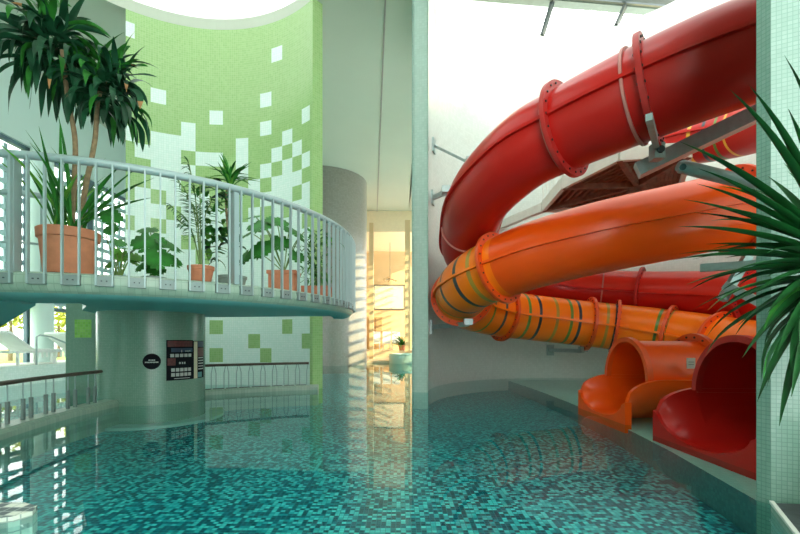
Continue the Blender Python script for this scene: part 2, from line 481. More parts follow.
# curved green and white block wall
CW, RH = 0.307, 0.327
U0 = -1.885 - CW
def green_wall():
    rects = [(77,70,103,115),(150,260,200,305),(328,327,368,367),(512,140,545,187),(478,273,510,317),(478,357,510,400),(598,310,627,360),
             (242,358,287,440),(150,383,242,490),(103,415,150,460),(75,375,103,410),(285,443,368,487),(408,405,442,525),(540,380,570,425),
             (570,410,598,460),(510,432,540,475),(598,443,627,490),(478,480,510,522),(540,470,570,534),(242,480,285,534),(103,500,150,534),(598,530,627,560),(150,480,242,560)]
    rects = [tuple(100 * (i % 2 == 0) + c / 2.967 for i, c in enumerate(r)) for r in rects]
    rects += [tuple(c / 1.669 for c in r) for r in ((415,296,436,318),(436,268,454,292),(454,286,472,312),(472,262,487,332),(487,280,503,304),(503,300,520,325),(454,310,472,335))]
    greens_low = [(58,35,122,90),(257,98,320,165),(437,45,485,95),(535,98,575,178),(50,235,122,300),(323,243,378,315)]
    greens_low = [(200 + r[0] / 5.34, 310 + r[1] / 5.34, 200 + r[2] / 5.34, 310 + r[3] / 5.34) for r in greens_low]
    greens_mid = [(150,186,166,198),(167,200,181,214),(150,213,166,229),(124,222,134,236),(182,229,196,245),(181,147,197,162),(197,163,237,178),(236,178,262,186),(290,183,302,199),(282,150,292,165),(272,165,282,177),(292,140,301,153),(122,150,134,160),(210,190,224,205),(249,195,261,208),(196,250,210,262),(237,215,249,228),(262,210,272,222),(282,200,292,213),(167,170,181,185),(224,225,237,238),(261,240,272,252),(300,215,310,228)]
    ncol = 15
    z_base = 6.415 - 23 * RH
    nrow = 29
    rnd = random.Random(3)
    b = MB()
    def pt(i, j, r=GR):
        i = max(i, 0.45)
        a = (U0 + i * CW) / GR
        z = min(z_base + j * RH, CZ)
        return Vector((GC[0] + r * math.sin(a), GC[1] + r * math.cos(a), z))
    def inr(p, L):
        x = HX + F * p.x / p.y; y = HY - F * (p.z - CAMZ) / p.y
        return any(r[0] < x < r[2] and r[1] < y < r[3] for r in L)
    SUB = 3
    for j in range(nrow):
        if z_base + j * RH >= CZ - 1e-4:
            break
        for i in range(ncol):
            c = pt(i + 0.5, j + 0.5)
            if i == 0:
                c = pt(i + 0.9, j + 0.5)
            cell_px = [(HX + F * q.x / q.y, HY - F * (q.z - CAMZ) / q.y) for q in (pt(i, j), pt(i + 1, j + 1))]
            def has(L): return any(cell_px[0][0] <= (r[0] + r[2]) / 2 < cell_px[1][0] and cell_px[1][1] <= (r[1] + r[3]) / 2 < cell_px[0][1] for r in L)
            if c.z > 4.55: white = inr(c, rects)
            elif c.z > 1.75: white = not has(greens_mid) and not (c.z > 4.1 and not inr(c, rects) and rnd.random() < 0.35)
            else: white = not has(greens_low)
            mt = 'white_block' if white else 'green_block'
            for k in range(SUB):
                q = [(i + k / SUB, j), (i + (k + 1) / SUB, j), (i + (k + 1) / SUB, j + 1), (i + k / SUB, j + 1)]
                n = b.add([pt(x, y) for x, y in q])
                b.face((n + 3, n + 2, n + 1, n), mt, [(x * CW, y * RH) for x, y in q][::-1])
    # back face and ends
    n0, n1 = pt(0, 0), pt(ncol, 0)
    for i in range(2, ncol * SUB):
        n = b.add([pt(i / SUB, 0, GR + 0.22), pt((i + 1) / SUB, 0, GR + 0.22), pt((i + 1) / SUB, 40, GR + 0.22), pt(i / SUB, 40, GR + 0.22)])
        b.face((n, n + 1, n + 2, n + 3), 'plaster')
        n = b.add([pt(i / SUB, 40), pt((i + 1) / SUB, 40), pt((i + 1) / SUB, 40, GR + 0.22), pt(i / SUB, 40, GR + 0.22)])
        b.face((n, n + 1, n + 2, n + 3), 'plaster')
    o = b.build('wall_left_curved', smooth=30)
    struct(o)
    # end pier of the wall, clad in green
    a = (U0 + ncol * CW) / GR
    e0 = Vector((GC[0] + (GR - 0.02) * math.sin(a), GC[1] + (GR - 0.02) * math.cos(a), 0)); e1 = Vector((GC[0] + (GR + 0.24) * math.sin(a), GC[1] + (GR + 0.24) * math.cos(a), 0))
    t = Vector((math.cos(a), -math.sin(a), 0)) * 0.10
    b = MB()
    b.prism([(e0.x, e0.y), (e0.x + t.x, e0.y + t.y), (e1.x + t.x, e1.y + t.y), (e1.x, e1.y)], -1.0, CZ, 'green_block')
    struct(b.build('trim_3', smooth=0))
green_wall()

# slide tower wall: large arc, open to the hall
def tower():
    b = MB()
    A0, A1 = 178.5, -12.0
    n = 90; z0, z1 = -1.0, 9.55; nz = 8
    def p(u, v, r=TR):
        a = math.radians(A0 + (A1 - A0) * u)
        return Vector((TC[0] + r * math.cos(a), TC[1] + r * math.sin(a), z0 + (z1 - z0) * v))
    L = TR * math.radians(A0 - A1)
    b.grid(lambda u, v: p(u, v), n, nz, 'tower_tile', lambda u, v: (L * u, (z1 - z0) * v))
    b.grid(lambda u, v: p(1 - u, v, TR + 0.28), n, nz, 'plaster')
    b.grid(lambda u, v: p(u, 1, TR + 0.28 * v), n, 1, 'plaster')
    struct(b.build('wall_right_curved', smooth=30))
    # the tiled front end of that wall
    b = MB()
    b.prism([(0.235, 8.55), (0.555, 8.47), (0.57, 8.9), (0.27, 8.95)], -1.0, 9.9, 'end_tile')
    struct(b.build('pillar_middle', smooth=0))
tower()
# skylight beams over the tower
t = thing('skylight_frame', 'grey steel skylight beams crossing over the top of the slide tower', 'skylight', (4.4, 10.7, 9.9))
b = MB(); b.bar((1.5, 12.3, 11.05), (11.5, 12.95, 10.72), 0.26, 0.26, 'beam_grey'); b.build('main_beam', t, 0)
b = MB(); b.bar((1.5, 12.0, 10.98), (11.5, 12.65, 10.66), 0.06, 0.16, 'steel_dark'); b.build('second_beam', t, 0)
for (x, y, x2) in ((3.95, 11.94, 4.45), (5.82, 11.58, 6.65), (7.3, 10.25, 8.4)):
    b = MB(); b.bar((x, y, 9.5), (x2, 12.3 + (x2 - 1.5) * .065, 10.95), 0.08, 0.12, 'steel_dark'); b.build('rafter', t, 0)

# glazing added over the tower and the curved green wall to dim the skylight
b = MB(); b.prism([(0.4, 2.0), (8.6, 2.0), (8.6, 13.6), (0.4, 13.6)], 11.5, 11.53, 'roof_glass'); b.build('glazing', t, 0)
b = MB(); b.prism(arc(GC, GR + 0.1, 0, 354, 59), CZ + 0.26, CZ + 0.28, 'roof_glass'); struct(b.build('window_roof', smooth=0))

# right foreground pier
b = MB()
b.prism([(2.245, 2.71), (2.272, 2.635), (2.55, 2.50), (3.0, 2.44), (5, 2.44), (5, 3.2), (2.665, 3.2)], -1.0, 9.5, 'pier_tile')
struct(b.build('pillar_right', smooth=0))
b = MB()
b.prism([(2.19, 2.54), (1.95, 2.12), (1.70, 1.55), (5, 1.2), (5, 2.43), (3.0, 2.43), (2.56, 2.49)], -0.9, 0.05, 'mint_tile', top='dark_slab')
struct(b.build('floor_deck', smooth=0))
b = MB()
for p, q in (((2.19, 2.54), (1.95, 2.12)), ((1.95, 2.12), (1.70, 1.55))):
    b.bar((p[0] + .005, p[1], 0.056), (q[0] + .005, q[1], 0.056), 0.022, 0.014, 'steel_light')
struct(b.build('trim_4', smooth=0))

# outer walls
b = MB()
b.prism([(8.4, 5.6), (8.7, 5.6), (8.7, 12.6), (8.4, 12.6)], -1, 9.5, 'plaster')
b.prism([(8.4, -14), (8.7, -14), (8.7, 5.6), (8.4, 5.6)], -1, 14.0, 'plaster')  # unseen stretch, raised and lengthened past the room to keep the sun out
struct(b.build('wall_right', smooth=0))
b = MB()
b.prism([(-10.6, 16.5), (-10.6, 16.8), (-5.6, 21.0), (-5.4, 20.8)], -1, CZ, 'plaster')
struct(b.build('wall_back_left', smooth=0))
b = MB(); b.box((-5.6, -3.15, 3.6), (10.2, 0.3, 9.4), 'plaster'); struct(b.build('wall_front_blocker', smooth=0))  # unseen wall added behind the camera to reduce front light
# far hall
b = MB(); b.box((-1, 30, 3.6), (9, 0.3, 9.2), 'warm_wall'); struct(b.build('wall_back', smooth=0))
b = MB(); b.prism([(-6, 19.0), (-5.7, 19.0), (-5.4, 30), (-5.7, 30)], -1, CZ, 'warm_wall'); struct(b.build('wall_back_side', smooth=0))
b = MB(); b.box((-1, 25.3, -0.45), (9, 9.6, 1.1), 'warm_deck'); struct(b.build('floor_rear', smooth=0))
b = MB(); b.box((-1, 27.8, 0.30), (9, 4.2, 0.40), 'warm_deck'); struct(b.build('floor_terrace', smooth=0))
for i, (xa, Y, wd) in enumerate(((371.5, 22.5, 0.22), (407.5, 22.0, 0.26))):
    b = MB(); X = (xa - HX) / F * Y
    b.box((X, Y, 3.65), (wd, 0.3, 7.1), 'warm_wall'); struct(b.build('trim_%d' % (5 + i), smooth=0))
# grey curved wall
b = MB()
cy, r = (-3.50, 19.75), 1.97
b.grid(lambda u, v: (cy[0] + r * math.cos(-2 * PI * u), cy[1] + r * math.sin(-2 * PI * u), -1 + (CZ + 1) * (1 - v)), 64, 1, 'grey_tile', lambda u, v: (2 * PI * r * u, (CZ + 1) * (1 - v)))
struct(b.build('wall_back_curved', smooth=30))

# ------------------------------------------------------------------ windows: left front and the far hall's right side
def facade():
    # solid wall above the glass
    b = MB(); b.box((-10.2, 7.5, (6.3 + CZ) / 2), (0.3, 19, CZ - 6.3), 'plaster'); b.box((-10.2, 7.5, -0.3), (0.3, 19, 1.4), 'plaster')
    b.box((-10.2, 3.75, 3.4), (0.3, 11.5, 6.0), 'plaster'); struct(b.build('wall_left', smooth=0))  # unseen windows filled in solid to cut side light on the drum
    n = 1
    Y = 9.5
    while Y < 16.4:
        wd = 2.3
        f = MB()
        f.box((-10.2, Y, 3.37), (0.10, 0.22, 5.86), 'mullion')
        f.box((-10.2, Y + wd / 2, 1.95), (0.14, wd, 0.10), 'mullion')
        f.box((-10.2, Y + wd / 2, 6.25), (0.14, wd, 0.10), 'mullion')
        fo = struct(f.build('window_%d' % n, smooth=0))
        g = MB(); g.box((-10.2, Y + wd / 2, 3.37), (0.02, wd - 0.2, 5.86), 'glass'); g.build('pane', fo, 0)
        s = MB()
        k = 0
        z = 2.15
        while z < 6.2:
            s.box((-10.36, Y + wd / 2, z), (0.06, wd - 0.04, 0.13), 'blind'); z += 0.34
        for q in (.2, .4, .6, .8): s.box((-10.42, Y + wd * q, 4.1), (0.05, 0.12, 4.3), 'blind')
        s.build('louvre', fo, 0)
        Y += wd; n += 1
    return n
nw = facade()
b = MB(); b.lathe([(0.26, 0.42), (0.26, 6.3)], 'plaster', (-9.9, 11.9, 0), 20); struct(b.build('pillar_left', smooth=40))
# far right windows with slats, the low sun comes through here
for k in range(4):
    Y = 13.2 + k * 3.6
    f = MB()
    f.box((3.6, Y, 3.6), (0.25, 0.3, 9.2), 'warm_wall'); f.box((3.6, Y + 1.8, 7.6), (0.2, 3.6, 1.4), 'warm_wall'); f.box((3.6, Y + 1.8, -0.2), (0.2, 3.6, 1.6), 'warm_wall')
    fo = struct(f.build('window_%d' % (nw + k), smooth=0))
    g = MB(); g.box((3.6, Y + 1.8, 3.75), (0.02, 3.3, 6.3), 'glass'); g.build('pane', fo, 0)
    s = MB(); z = 0.8
    while z < 6.9:
        s.box((3.75, Y + 1.8, z), (0.06, 3.5, 0.14), 'blind'); z += 0.46
    s.build('louvre', fo, 0)
# garden outside
b = MB(); b.box((-35.35, 20, 0.05), (49.3, 60, 0.3), 'lawn'); struct(b.build('ground', smooth=0))


def blob_tree(x, y, h, r, label):
    t = thing('garden_tree', label, 'tree', (x, y, 0.19), 'trees in the garden')
    b = MB(); b.tube([(x, y, 0.19), (x + .05, y, h * 0.5), (x, y, h * 0.8)], [0.09, 0.07, 0.04], 'bark', 8); b.build('trunk', t)
    b = MB(); rn = random.Random(int(x * 10))
    for k in range(420):
        d = Vector((rn.gauss(0, 1), rn.gauss(0, 1), rn.gauss(0, 1))).normalized() * r * rn.random() ** 0.4
        c = Vector((x, y, h)) + d * 1.0
        a, e = Vector((rn.gauss(0, 1), rn.gauss(0, 1), rn.gauss(0, 1))).normalized(), Vector((rn.gauss(0, 1), rn.gauss(0, 1), rn.gauss(0, 1))).normalized()
        i = b.add([c, c + a * 0.22 + e * 0.09, c + a * 0.4, c + a * 0.22 - e * 0.09]); b.face((i, i + 1, i + 2, i + 3), 'tree_leaf')
    b.build('foliage', t)
blob_tree(-16.5, 18.2, 2.6, 1.1, 'yellow green garden tree outside, left of the two mullions')
blob_tree(-17.8, 22.4, 2.6, 1.2, 'yellow green garden tree outside, right of the mullions by the drum')

# left deck
b = MB(); b.prism([(-10.05, 6.5), (-8.8, 6.5), (-8.75, 9.5), (-8.7, 12), (-8.7, 16.5), (-10.05, 16.5)], -1, 0.45, 'white_tile', top='deck')
struct(b.build('floor_left', smooth=0))


def lounger(y, label):
    x = -9.35
    t = thing('sun_lounger', label, 'sun lounger', (x, y + 0.9, 0.45), 'sun loungers by the window')
    L, W = 1.5, 0.62
    b = MB()
    for sx in (-1, 1):
        b.bar((x + sx * W / 2, y + 0.1, 0.76), (x + sx * W / 2, y + L, 0.76), 0.04, 0.05, 'lounger_frame')
    for yy in (y + 0.1, y + L):
        b.bar((x - W / 2, yy, 0.76), (x + W / 2, yy, 0.76), 0.04, 0.05, 'lounger_frame')
    b.build('frame', t, 0)
    for sx in (-1, 1):
        for yy in (y + 0.25, y + L - 0.15):
            b = MB(); b.bar((x + sx * (W / 2 - .03), yy, 0.45), (x + sx * (W / 2 - .03), yy, 0.74), 0.05, 0.05, 'lounger_frame'); b.build('leg', t, 0)
    b = MB(); b.box((x, y + 0.72 + (L - 0.72) / 2, 0.80), (W - 0.05, L - 0.72, 0.05), 'sling')
    for k in range(7):
        b.box((x + W / 2 + 0.012, y + 0.75 + k * 0.15, 0.71), (0.015, 0.06, 0.2), 'sling')
    b.build('seat', t, 0)
    b = MB(); b.bar((x, y + 0.72, 0.79), (x, y + 0.02, 1.24), W - 0.05, 0.06, 'sling'); b.build('backrest', t, 0)
lounger(9.95, 'white sling sun lounger on left deck, nearest the left picture edge')
lounger(11.62, 'white sling sun lounger on left deck, farther one next to steel handrail')
# steel ladder rail at the deck
b = MB()
p = [Vector((-8.75, 10.35, 0.45)), Vector((-8.75, 10.35, 1.12)), Vector((-8.75, 10.45, 1.17)), Vector((-8.72, 10.75, 1.13)), Vector((-8.65, 12.2, 0.62)), Vector((-8.65, 12.2, 0.45))]
b.tube(p, 0.022, 'steel', 8)
tag(b.build('pool_handrail'), 'thin bent steel grab rail at left deck edge before the loungers', 'handrail')

# ------------------------------------------------------------------ balcony
WC, WR = (-4.30, 7.42), 3.43
FZ, BZ = 1.67, 1.435
def balcony():
    outer = arc(WC, WR, -100, 13, 60)
    inner = [(-1.9, 8.3), (-3.2, 8.55), (-4.2, 8.6), (-5.1, 8.3), (-5.3, 7.5), (-4.95, 6.7), (-4.3, 5.9), (-4.1, 5.52), (-4.66, 5.5), (-4.66, 4.93), (-4.9, 4.9)]
    b = MB()
    poly = outer + inner
    n = len(outer)
    # deck and soffit
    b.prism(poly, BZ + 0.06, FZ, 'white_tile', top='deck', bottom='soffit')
    # rounded fascia
    prof = [(0.0, FZ), (0.035, FZ - 0.02), (0.045, FZ - 0.08), (0.03, FZ - 0.15), (-0.02, FZ - 0.20), (-0.12, BZ), (-0.3, BZ + 0.0), (-0.35, BZ + 0.061)]
    def p(u, v):
        k = v * (len(prof) - 1)
        d, z = prof[int(round(k))]
        a = math.radians(-100 + 113 * u)
        return Vector((WC[0] + (WR + d) * math.cos(a), WC[1] + (WR + d) * math.sin(a), z))
    L = WR * math.radians(113)
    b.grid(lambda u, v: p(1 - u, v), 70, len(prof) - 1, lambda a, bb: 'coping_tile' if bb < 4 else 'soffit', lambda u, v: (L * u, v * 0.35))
    o = b.build('balcony', smooth=40)
    tag(o, 'curved mint tiled balcony slab reaching over the pool around the sign drum', 'balcony')
balcony()
def P(a, r, z):
    a = math.radians(a)
    return Vector((WC[0] + r * math.cos(a), WC[1] + r * math.sin(a), z))


def curved_rail():
    t = thing('balcony_railing', 'long curved grey steel railing along the front edge of the balcony', 'railing', P(-45, WR, FZ))
    b = MB(); b.tube([P(-100 + 112 * k / 80, WR + 0.03, FZ + 1.09) for k in range(81)], 0.040, 'rail', 12); b.build('handrail', t)
    step = 2.25
    a = -99.0; k = 0
    posts = (-79.0, -45.6)
    while a < 11.5:
        b = MB()
        R = Matrix.Rotation(math.radians(a), 3, 'Z')
        b.box(P(a, WR + 0.065, FZ + 0.48), (0.040, 0.015, 1.20), 'rail', rot=R); b.build('baluster', t, 0)
        if k % 2 == 0:
            b = MB()
            R = Matrix.Rotation(math.radians(a + step / 2), 3, 'Z')
            b.box(P(a + step / 2, WR + 0.050, FZ - 0.075), (0.05, math.radians(step) * WR + 0.02, 0.10), 'bracket_grey', rot=R)
            for sg in (-1, 1):
                b.box(P(a + step / 2 + sg * 0.35, WR + 0.078, FZ - 0.075), (0.012, 0.012, 0.012), 'steel_dark', rot=R)
            b.build('bracket', t, 0)
        a += step; k += 1
    for a in posts:
        b = MB(); R = Matrix.Rotation(math.radians(a), 3, 'Z')
        b.box(P(a, WR - 0.02, FZ + 0.53), (0.11, 0.055, 1.07), 'rail', rot=R)
        b.build('post', t, 0)
curved_rail()


def inner_rail():
    path = catmull([(-4.9, 5.02, FZ + 1.08), (-4.45, 5.06, FZ + 1.08), (-4.16, 5.42, FZ + 1.08), (-4.40, 5.96, FZ + 1.08), (-5.0, 6.80, FZ + 1.08)], 10)
    t = thing('balcony_railing', 'second grey railing on the rear edge of the balcony behind the corn plant', 'railing', (-4.2, 5.45, FZ))
    b = MB(); b.tube(path, 0.035, 'rail', 10); b.build('handrail', t)
    q = resample(path, 0.32)
    for i, p in enumerate(q):
        b = MB(); b.box((p.x, p.y, FZ + 0.54), (0.025, 0.025, 1.06), 'rail'); b.build('baluster', t, 0)
    b = MB(); b.tube([Vector((p.x, p.y, FZ + 0.5)) for p in path], 0.014, 'rail', 8); b.build('mid_rail', t)
inner_rail()

# drum with signs
DC, DR = (-4.3, 7.5), 0.825
b = MB()
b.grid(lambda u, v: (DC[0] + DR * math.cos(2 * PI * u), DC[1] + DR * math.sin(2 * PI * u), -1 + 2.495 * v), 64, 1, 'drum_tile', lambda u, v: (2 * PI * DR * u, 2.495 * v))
struct(b.build('pillar_drum', smooth=30))
# pier beside it with a green block
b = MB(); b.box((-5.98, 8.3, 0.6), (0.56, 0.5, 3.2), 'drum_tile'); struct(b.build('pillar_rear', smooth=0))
b = MB(); b.box((-5.93, 8.045, 1.25), (0.31, 0.012, 0.34), 'green_dark'); struct(b.build('trim_7', smooth=0))
# stair running down from the balcony at far left
b = MB()
N = 10
poly = []
x0, z0 = -4.66, 1.67
rise, run = 0.17, 0.27
top = [(x0, z0)]
for k in range(N):
    top += [(x0 - k * run, z0 - (k + 1) * rise), (x0 - (k + 1) * run, z0 - (k + 1) * rise)]
bot = [(x0 - N * run, z0 - N * rise - 0.1), (x0, z0 - 0.20)]
pts = top + bot
y0s, y1s = 4.96, 5.5
i0 = b.add([(x, y0s, z) for x, z in pts]); i1 = b.add([(x, y1s, z) for x, z in pts]); n = len(pts)
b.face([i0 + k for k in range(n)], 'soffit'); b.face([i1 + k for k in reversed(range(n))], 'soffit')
for k in range(n):
    k2 = (k + 1) % n
    b.face((i0 + k, i1 + k, i1 + k2, i0 + k2), 'deck' if k < len(top) - 1 else 'soffit')
tag(b.build('stair_flight', smooth=0), 'concrete stair flight descending to the left behind the balcony', 'stairs')


def on_drum(px, py, off):
    rx = (px - HX) / F
    a_, b_, c_ = rx * rx + 1, -2 * (DC[0] * rx + DC[1]), DC[0] ** 2 + DC[1] ** 2 - (DR + off) ** 2
    Y = (-b_ - math.sqrt(max(0, b_ * b_ - 4 * a_ * c_))) / (2 * a_)
    p = at(px, py, Y)
    return math.atan2(p.y - DC[1], p.x - DC[0]), p.z


def drum_patch(b, a0, a1, z0, z1, off, mat, nu=6, thick=0.0):
    def f(u, v, o=off):
        a = a0 + (a1 - a0) * u
        return Vector((DC[0] + (DR + o) * math.cos(a), DC[1] + (DR + o) * math.sin(a), z0 + (z1 - z0) * v))
    b.grid(f, nu, 1, mat)
    if thick:
        for (fn, n) in ((lambda u, v: f(u, 0, off - thick * (1 - v)), nu), (lambda u, v: f(u, 1, off - thick * v), nu)):
            b.grid(fn, n, 1, mat)
        b.grid(lambda u, v: f(0, u, off - thick * v), 1, 1, mat); b.grid(lambda u, v: f(1, u, off - thick * (1 - v)), 1, 1, mat)


# notice board facing the pool
a0, zt = on_drum(166.5, 340, 0.012); a1, _ = on_drum(193, 340, 0.012); _, zb = on_drum(180, 380, 0.012)
b = MB(); drum_patch(b, a0, a1, zb, zt, 0.012, 'sign_black', 8, 0.012)
H, A = zt - zb, a1 - a0
drum_patch(b, a0 + .03 * A, a0 + .97 * A, zt - .17 * H, zt - .02 * H, 0.0135, 'sign_maroon', 8)
drum_patch(b, a0 + .15 * A, a0 + .97 * A, zt - .30 * H, zt - .20 * H, 0.0135, 'sign_navy', 8)
drum_patch(b, a0 + .03 * A, a0 + .3 * A, zt - .63 * H, zt - .45 * H, 0.0135, 'sign_maroon', 8)
for (u, wd, v, h) in [(.50, .03, .245, .06), (.66, .05, .265, .025), (.74, .05, .265, .03), (.82, .05, .26, .03)]:
    drum_patch(b, a0 + u * A, a0 + (u + wd) * A, zt - (v + h) * H, zt - v * H, 0.0145, 'sign_pale', 1)
for k in range(5):
    u = .12 + .165 * k
    drum_patch(b, a0 + u * A, a0 + (u + .13) * A, zt - .425 * H, zt - .345 * H, 0.0145, 'sign_pale', 2)
for (u, wd) in ((.42, .06), (.52, .05), (.6, .06)):
    drum_patch(b, a0 + u * A, a0 + (u + wd) * A, zt - .60 * H, zt - .55 * H, 0.0145, 'sign_pale', 1)
for v in (.70, .82):
    for k in range(5):
        u = .15 + .155 * k
        drum_patch(b, a0 + u * A, a0 + (u + .125) * A, zt - (v + .085) * H, zt - v * H, 0.0145, 'sign_pale', 2)
drum_patch(b, a0 + .25 * A, a0 + .85 * A, zt - .965 * H, zt - .95 * H, 0.0145, 'sign_pale', 4)
tag(b.build('notice_board', smooth=30), 'large dark notice board with rows of pale pictograms on tiled drum', 'sign')
a0, zt = on_drum(193.6, 341, 0.012); a1, _ = on_drum(203.5, 341, 0.012); _, zb = on_drum(198, 378, 0.012)
b = MB(); H, A = zt - zb, a1 - a0
drum_patch(b, a0, a1, zb, zt, 0.012, 'sign_black', 8, 0.012)
drum_patch(b, a0 + .02 * A, a0 + .3 * A, zb, zt - 0.01, 0.0135, 'sign_cream', 3)
drum_patch(b, a0 + .33 * A, a0 + .97 * A, zt - .16 * H, zt - .01 * H, 0.0135, 'sign_navy', 4)
drum_patch(b, a0 + .33 * A, a0 + .97 * A, zt - .42 * H, zt - .18 * H, 0.0135, 'sign_maroon', 4)
for k in range(5):
    drum_patch(b, a0 + .38 * A, a0 + .92 * A, zt - (.47 + k * .075) * H, zt - (.44 + k * .075) * H, 0.0135, 'sign_pale', 4)
drum_patch(b, a0 + .33 * A, a0 + .75 * A, zb + .02 * H, zb + .16 * H, 0.0135, 'sign_teal', 4)
tag(b.build('notice_board', smooth=30), 'narrow colourful notice board with cream strip wrapping the right side of the drum', 'sign')
# round sign
ac, zc = on_drum(151.8, 361.5, 0.012)
b = MB(); rs = 0.125
def disc(off, r):
    i = b.add([(DC[0] + (DR + off) * math.cos(ac), DC[1] + (DR + off) * math.sin(ac), zc)])
    n = 28
    b.add([(DC[0] + (DR + off) * math.cos(ac + r * math.cos(2 * PI * k / n) / DR), DC[1] + (DR + off) * math.sin(ac + r * math.cos(2 * PI * k / n) / DR), zc + r * math.sin(2 * PI * k / n)) for k in range(n)])
    return i, n
i, n = disc(0.012, rs); j, _ = disc(-0.003, rs)
for k in range(n):
    k2 = (k + 1) % n
    b.face((i, i + 1 + k, i + 1 + k2), 'sign_black'); b.face((i + 1 + k, j + 1 + k, j + 1 + k2, i + 1 + k2), 'sign_black')
for k, (u, wd) in enumerate(((-.045, .022), (-.018, .014), (0.0, .018), (.022, .022))):
    drum_patch(b, ac + u / DR, ac + (u + wd) / DR, zc + .012, zc + .030, 0.0135, 'sign_pale', 1)
for k in range(9):
    u = -.092 + k * .0205
    drum_patch(b, ac + u / DR, ac + (u + .016) / DR, zc - .022, zc - .003, 0.0135, 'sign_pale', 1)
tag(b.build('round_sign', smooth=30), 'small round black sign with two lines of pale lettering on tiled drum', 'sign')


# low pool railings on copings
def low_rail(path, name_label, nb, coping_w, paired=True, sleeve=True, ends=(0.0, 0.0)):
    path = resample(catmull([Vector((x, y, 0)) for x, y in path], 14), 0.08)
    n = len(path)
    b = MB()
    prof = [(-coping_w / 2, -1.0), (-coping_w / 2, 0.06), (-coping_w / 2 + .04, 0.10), (coping_w / 2 - .04, 0.10), (coping_w / 2, 0.06), (coping_w / 2, -1.0)]
    rows = []
    for k, p in enumerate(path):
        t = (path[min(k + 1, n - 1)] - path[max(k - 1, 0)]).normalized(); sdv = Vector((t.y, -t.x, 0))
        rows.append(b.add([p + sdv * d + Vector((0, 0, z)) for d, z in prof]))
    for k in range(n - 1):
        for j in range(len(prof) - 1):
            b.face((rows[k] + j, rows[k] + j + 1, rows[k + 1] + j + 1, rows[k + 1] + j), 'coping_tile', [(j * .1, k * .08), (j * .1 + .1, k * .08), (j * .1 + .1, k * .08 + .08), (j * .1, k * .08 + .08)])
    b.face([rows[0] + j for j in range(len(prof))], 'coping_tile'); b.face([rows[-1] + j for j in reversed(range(len(prof)))], 'coping_tile')
    bo = b.build('pool_coping', smooth=30)
    t_ = thing('pool_railing', name_label, 'railing', path[n // 2] + Vector((0, 0, 0.1)))
    i0 = int(ends[0] * n); i1 = int((1 - ends[1]) * n) - 1
    sub = path[i0:i1 + 1]
    b = MB(); b.tube([p + Vector((0, 0, 0.555)) for p in sub], 0.026, 'wood_rail', 10); b.build('handrail', t_)
    for k in range(nb):
        for sgn in ((-1, 1) if paired else (0,)):
            f = (k + 0.5) / nb * (len(sub) - 1) + sgn * 0.9
            f = max(0, min(len(sub) - 1.001, f)); j = int(f); p = sub[j].lerp(sub[j + 1], f - j)
            tt = sub[j + 1] - sub[j]; rz = math.atan2(tt.y, tt.x)
            b = MB()
            if sleeve:
                b.tube([p + Vector((0, 0, 0.09)), p + Vector((0, 0, 0.54))], 0.008, 'steel', 6)
                b.box(p + Vector((0, 0, 0.22)), (0.04, 0.03, 0.25), 'bracket_grey', rz)
            else:
                u = tt.normalized()
                b.tube([p + Vector((0, 0, 0.09)), p + Vector((0, 0, 0.40)), p + u * sgn * 0.03 + Vector((0, 0, 0.54))], 0.008, 'rail', 6)
            b.build('baluster', t_, 0)
        if paired and not sleeve:
            f = (k + 0.5) / nb * (len(sub) - 1); p = sub[int(f)]; tt = sub[min(int(f) + 1, len(sub) - 1)] - sub[int(f) - 1]
            b = MB(); b.box(p + Vector((0, 0, 0.105)), (0.2, 0.05, 0.012), 'steel_dark', math.atan2(tt.y, tt.x)); b.build('foot_plate', t_, 0)
    return bo
c1 = low_rail([(-3.35, 1.2), (-3.75, 2.6), (-4.22, 4.4), (-4.42, 5.3), (-4.50, 6.1), (-4.52, 6.75)], 'low pool railing with dark handrail on the left coping below the balcony', 13, 0.30, ends=(0, 0.04))
tag(c1, 'curved pale tiled coping in the water at left, running to the drum', 'coping')
c2 = low_rail([(-3.75, 8.08), (-3.2, 8.45), (-2.5, 8.83), (-1.98, 9.02), (-1.72, 9.05)], 'low pool railing with splayed bars before the white and green wall', 9, 0.22, sleeve=False, ends=(0, 0.09))
tag(c2, 'pale tiled coping in the water before the white and green wall', 'coping')
# mosaic step breaking the surface at left front
b = MB()
ang = [k / 20 for k in range(21)]
outl = [(-2.95, 2.34), (-2.27, 2.34), (-2.15, 2.39), (-2.11, 2.47), (-2.15, 2.55), (-2.27, 2.60), (-2.95, 2.60)]
b.prism(outl, -0.9, 0.03, 'check_tile')
tag(b.build('pool_step', smooth=0), 'rounded black and white mosaic step just above water at the lower left', 'pool step')

# ------------------------------------------------------------------ slides
TRAD = 0.515


def slide_path(pts):
    return resample(catmull(pts, 16), 0.07)


def nearest(path, px, py, lo=0, hi=None):
    best = None
    for k in range(lo, hi or len(path)):
        p = path[k]
        if p.y < 0.5: continue
        d = (HX + F * p.x / p.y - px) ** 2 + (HY - F * (p.z - CAMZ) / p.y - py) ** 2
        if best is None or d < best[0]: best = (d, k)
    return best[1]


def frame(path, k):
    n = len(path)
    t = (path[min(k + 1, n - 1)] - path[max(k - 1, 0)]).normalized()
    sdv = Vector((t.y, -t.x, 0)).normalized()
    return t, sdv, sdv.cross(t).normalized()


def sweep(b, path, k0, k1, mat_of, r=TRAD, thick=0.0, seg=40):
    rows = []
    for k in range(k0, k1 + 1):
        t, sdv, up = frame(path, k)
        rows.append(b.add([path[k] + (sdv * math.cos(2 * PI * j / seg) + up * math.sin(2 * PI * j / seg)) * r for j in range(seg)]))
    for q in range(len(rows) - 1):
        for j in range(seg):
            j2 = (j + 1) % seg
            b.face((rows[q] + j, rows[q] + j2, rows[q + 1] + j2, rows[q + 1] + j), mat_of(k0 + q, j))


